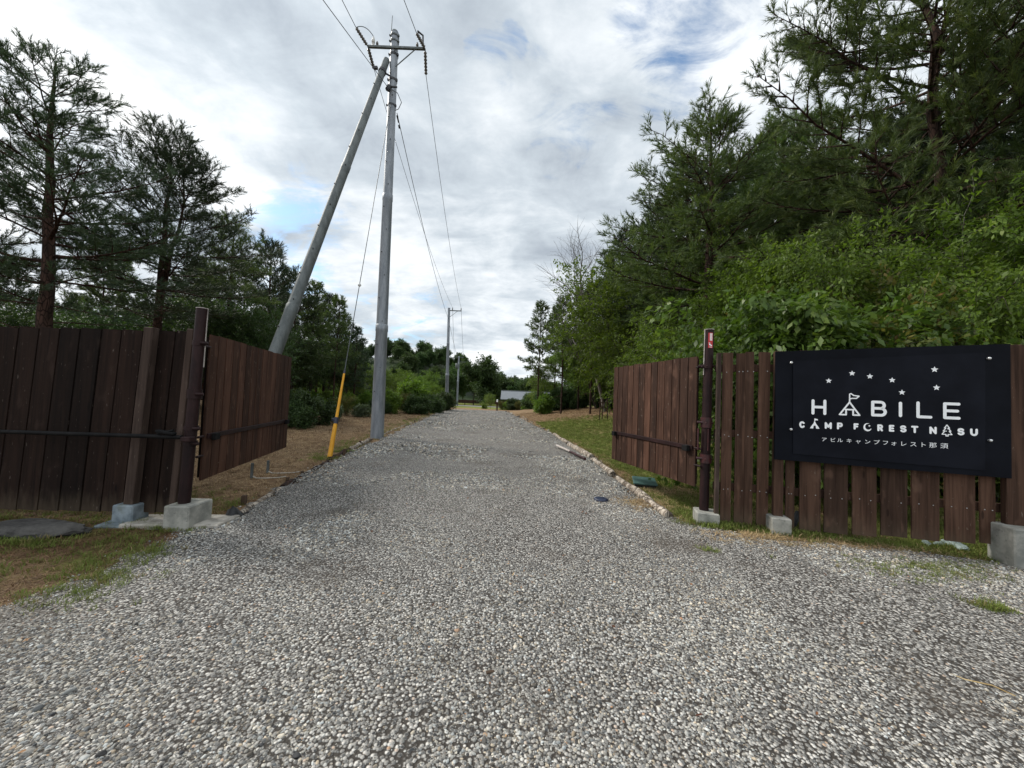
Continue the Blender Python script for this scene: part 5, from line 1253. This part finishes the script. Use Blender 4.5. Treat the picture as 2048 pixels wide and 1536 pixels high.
for px, Y, top in ((1530, 15, 470), (1620, 16, 430), (1720, 15, 420), (1800, 14, 420), (1900, 13, 380), (2010, 12, 350), (1440, 18, 500), (1330, 24, 560), (1200, 30, 640), (1290, 27, 580), (1960, 18, 380), (1560, 22, 480), (1380, 22, 540), (1660, 12, 480), (1850, 9.5, 470), (2000, 10.5, 420)):
    place(random.choice([bA, bN, bA]), 7.3, px, 700, Y, top, 'leafy tree in the dense middle of the right wood, merging with its neighbours', 'leafy trees deep in the right wood')
for px, Y, top, pr_, h_, lb in ((1600, 7.2, 572, sB, 3.6, 'large leaved shrub bulging over the fence left of the sign'), (1530, 8.4, 610, sB, 3.6, 'large leaved shrub just right of the sticker post'),
        (1655, 6.7, 650, sR, 3.4, 'shrub with yellowing flower heads just above the sign'), (1640, 8.2, 575, sR, 3.4, 'shrub with reddish tips behind the large leaved shrub'), (1830, 7.3, 640, sC, 2.4, 'bright shrub above the right half of the sign'), (1960, 6.6, 640, sC, 2.4, 'bright shrub at the upper right corner of the sign')):
    place(pr_, h_, px, 760, Y, top, lb, 'shrubs behind the sign fence')
for i in range(26):
    px = random.choice([random.uniform(1080, 1235), random.uniform(1235, 2050)]); Y = random.uniform(30, 42) if px < 1235 else (random.uniform(24, 32) if px < 1330 else random.uniform(10, 20))
    pr_, h_ = random.choice([(sA, 2.2), (sC, 2.4), (sA, 2.2)]); p = base_at(px, 780, Y); ztop = random.uniform(1.6, 3.2) if px > 1235 else random.uniform(1.0, 2.3)
    dup(pr_, p, random.uniform(0, 6.28), ztop/h_, 'shrub of the undergrowth along the edge of the right wood', 'undergrowth shrubs of the right wood')
# left side shrubs
GS_ = 'shrubs along the left field edge'
for pr_, h_, px, Y, top, lb in ((sA, 2.2, 612, 15, 770, 'dense shrub right behind the far end of the left gate leaf'), (sC, 2.4, 640, 19, 785, 'light green shrub behind the yellow sleeve'), (sW, 2.0, 668, 17, 800, 'silvery shrub right of the yellow sleeve'),
        (sR, 3.4, 694, 20, 780, 'reddish tipped shrub between the yellow sleeve and the nearest pole'), (sW, 2.0, 722, 20, 800, 'pale grass like shrub left of the nearest pole'), (sA, 2.2, 590, 14, 790, 'shrub cut by the left gate leaf'),
        (sC, 2.4, 778, 25, 765, 'bright shrub just right of the nearest pole'), (sR, 3.4, 806, 27, 775, 'yellowish shrub second from the nearest pole'), (sA, 2.2, 838, 27, 780, 'round dark shrub in the row past the nearest pole'), (sC, 2.4, 830, 31, 745, 'tall light shrub standing above the row past the nearest pole'),
        (sA, 2.2, 866, 31, 778, 'shrub near the base of the second pole'), (sA, 2.2, 882, 36, 775, 'last shrub before the second pole'), (sA, 2.2, 760, 24, 790, 'shrub half hidden by the nearest pole')):
    place(pr_, h_, px, 800, Y, top+8, lb, GS_)
for px, Y, top in ((600, 24, 775), (628, 27, 780), (655, 25, 778), (684, 28, 782), (706, 26, 785), (730, 30, 780), (745, 33, 775)):
    place(sC, 2.4, px, 790, Y, top, 'shrub in the second row behind the left field edge', 'second row shrubs behind the left field edge')
for px, Y, top in ((795, 36, 735), (850, 40, 745), (770, 40, 730), (815, 44, 738), (875, 46, 755), (745, 36, 720)):
    place(bA, 7.5, px, 790, Y, top+4, 'light leafy tree behind the shrub row past the nearest pole', 'leafy trees behind the left shrub row')
for px, Y, top in ((20, 13, 600), (130, 15, 612), (180, 14, 622), (260, 16, 612), (300, 18, 605), (400, 17, 590), (440, 16, 590), (500, 17, 600), (540, 20, 640), (-60, 13, 580), (220, 22, 605), (90, 20, 600), (350, 22, 590), (580, 23, 650), (620, 26, 680), (660, 30, 690), (700, 32, 710)):
    place(bD, 7.7, px, 700, Y, top, 'dark leafy tree filling the gaps between the pines beyond the left fence', 'leafy trees between the left pines')

# far round trees and wooded hill
GF_ = 'round trees at the end of the drive'
for px, Y, top, lb in ((947, 66, 708, 'tallest round tree at the end of the drive'), (912, 70, 738, 'round tree behind the farthest utility pole'), (980, 68, 742, 'round tree just left of the cabin roof'), (882, 64, 745, 'round tree just left of the second pole'), (925, 80, 728, 'round tree behind the farthest pole and the tallest one'), (965, 78, 735, 'round tree behind the tallest one, towards the cabin')):
    place(bR, 8, px, 800, Y, top, lb, GF_)
hill_x, hill_y = np.linspace(-95, 70, 60), np.linspace(88, 190, 40)
def hill_z(x, y): return 13.0*np.exp(-((x+32)/26)**2-((y-125)/26)**2) + 7*np.exp(-((x-20)/40)**2-((y-165)/22)**2) + 9*np.exp(-((x+75)/30)**2-((y-120)/30)**2) - .4
hm = gridmesh('hills', hill_x, hill_y, hill_z, [M_leafdk], {'tone': lambda x, y: np.ones(x.shape)*.3}); tag(hm, 'low wooded hill beyond the far lane', None, None, 'structure')
for i in range(210):
    x, y = random.uniform(-80, 45), random.uniform(92, 150); z = float(hill_z(np.array(x), np.array(y)))
    if z < .2 and random.random() < .6: continue
    dup(bR, (x, y, max(z, 0)-.3), random.uniform(0, 6.28), random.uniform(.55, .95), 'round crowned tree on the far wooded hill, one among many alike', 'trees on the far wooded hill')
for i in range(16):
    px = random.uniform(1000, 1085); Y = random.uniform(72, 95); top = random.uniform(748, 775)
    place(random.choice([bR, bR, bA]), 7.8, px, 800, Y, top, 'small far tree seen over the cabin roof', 'far trees over the cabin roof')
for px, Y, top, pr_, h_, lb in ((1015, 46, 799, sC, 2.4, 'green shrub before the left end of the cabin roof'), (1032, 45, 796, sA, 2.2, 'shrub before the middle of the cabin roof'), (1041, 44, 800, sR, 3.4, 'reddish shrub before the cabin'), (1060, 43, 786, sC, 2.4, 'tall shrub before the right end of the cabin roof'), (1068, 41, 785, sA, 2.2, 'shrub at the foot of the slim pines'), (1000, 47, 800, sR, 3.4, 'low yellowish shrub beside the garden post'), (981, 47, 785, bB, 6.5, 'slender young tree with a stake at the end of the gravel'), (1023, 47, 802, sC, 2.4, 'light shrub just before the cabin wall'), (970, 48, 806, sC, 2.4, 'yellow green weed clump at the end of the gravel')):
    place(pr_, h_, px, 805, Y, top, lb, 'shrubs before the cabin')
# understorey filling the wood's far background so that no bare horizon shows between the trunks
for i in range(46):
    sd_ = random.random() < .5; Y = random.uniform(28, 60); x = random.uniform(9, 45) if sd_ else -random.uniform(13, 45)
    dup(random.choice([bR, bA]), (x, Y, gz(x, Y)-.1), random.uniform(0, 6.28), random.uniform(.8, 1.35) if sd_ else random.uniform(.45, .75), 'leafy tree in the %s, farther in than the pines' % ('depth of the right wood' if sd_ else 'depth of the left wood'), 'leafy trees in the depth of the right wood' if sd_ else 'leafy trees in the depth of the left wood')
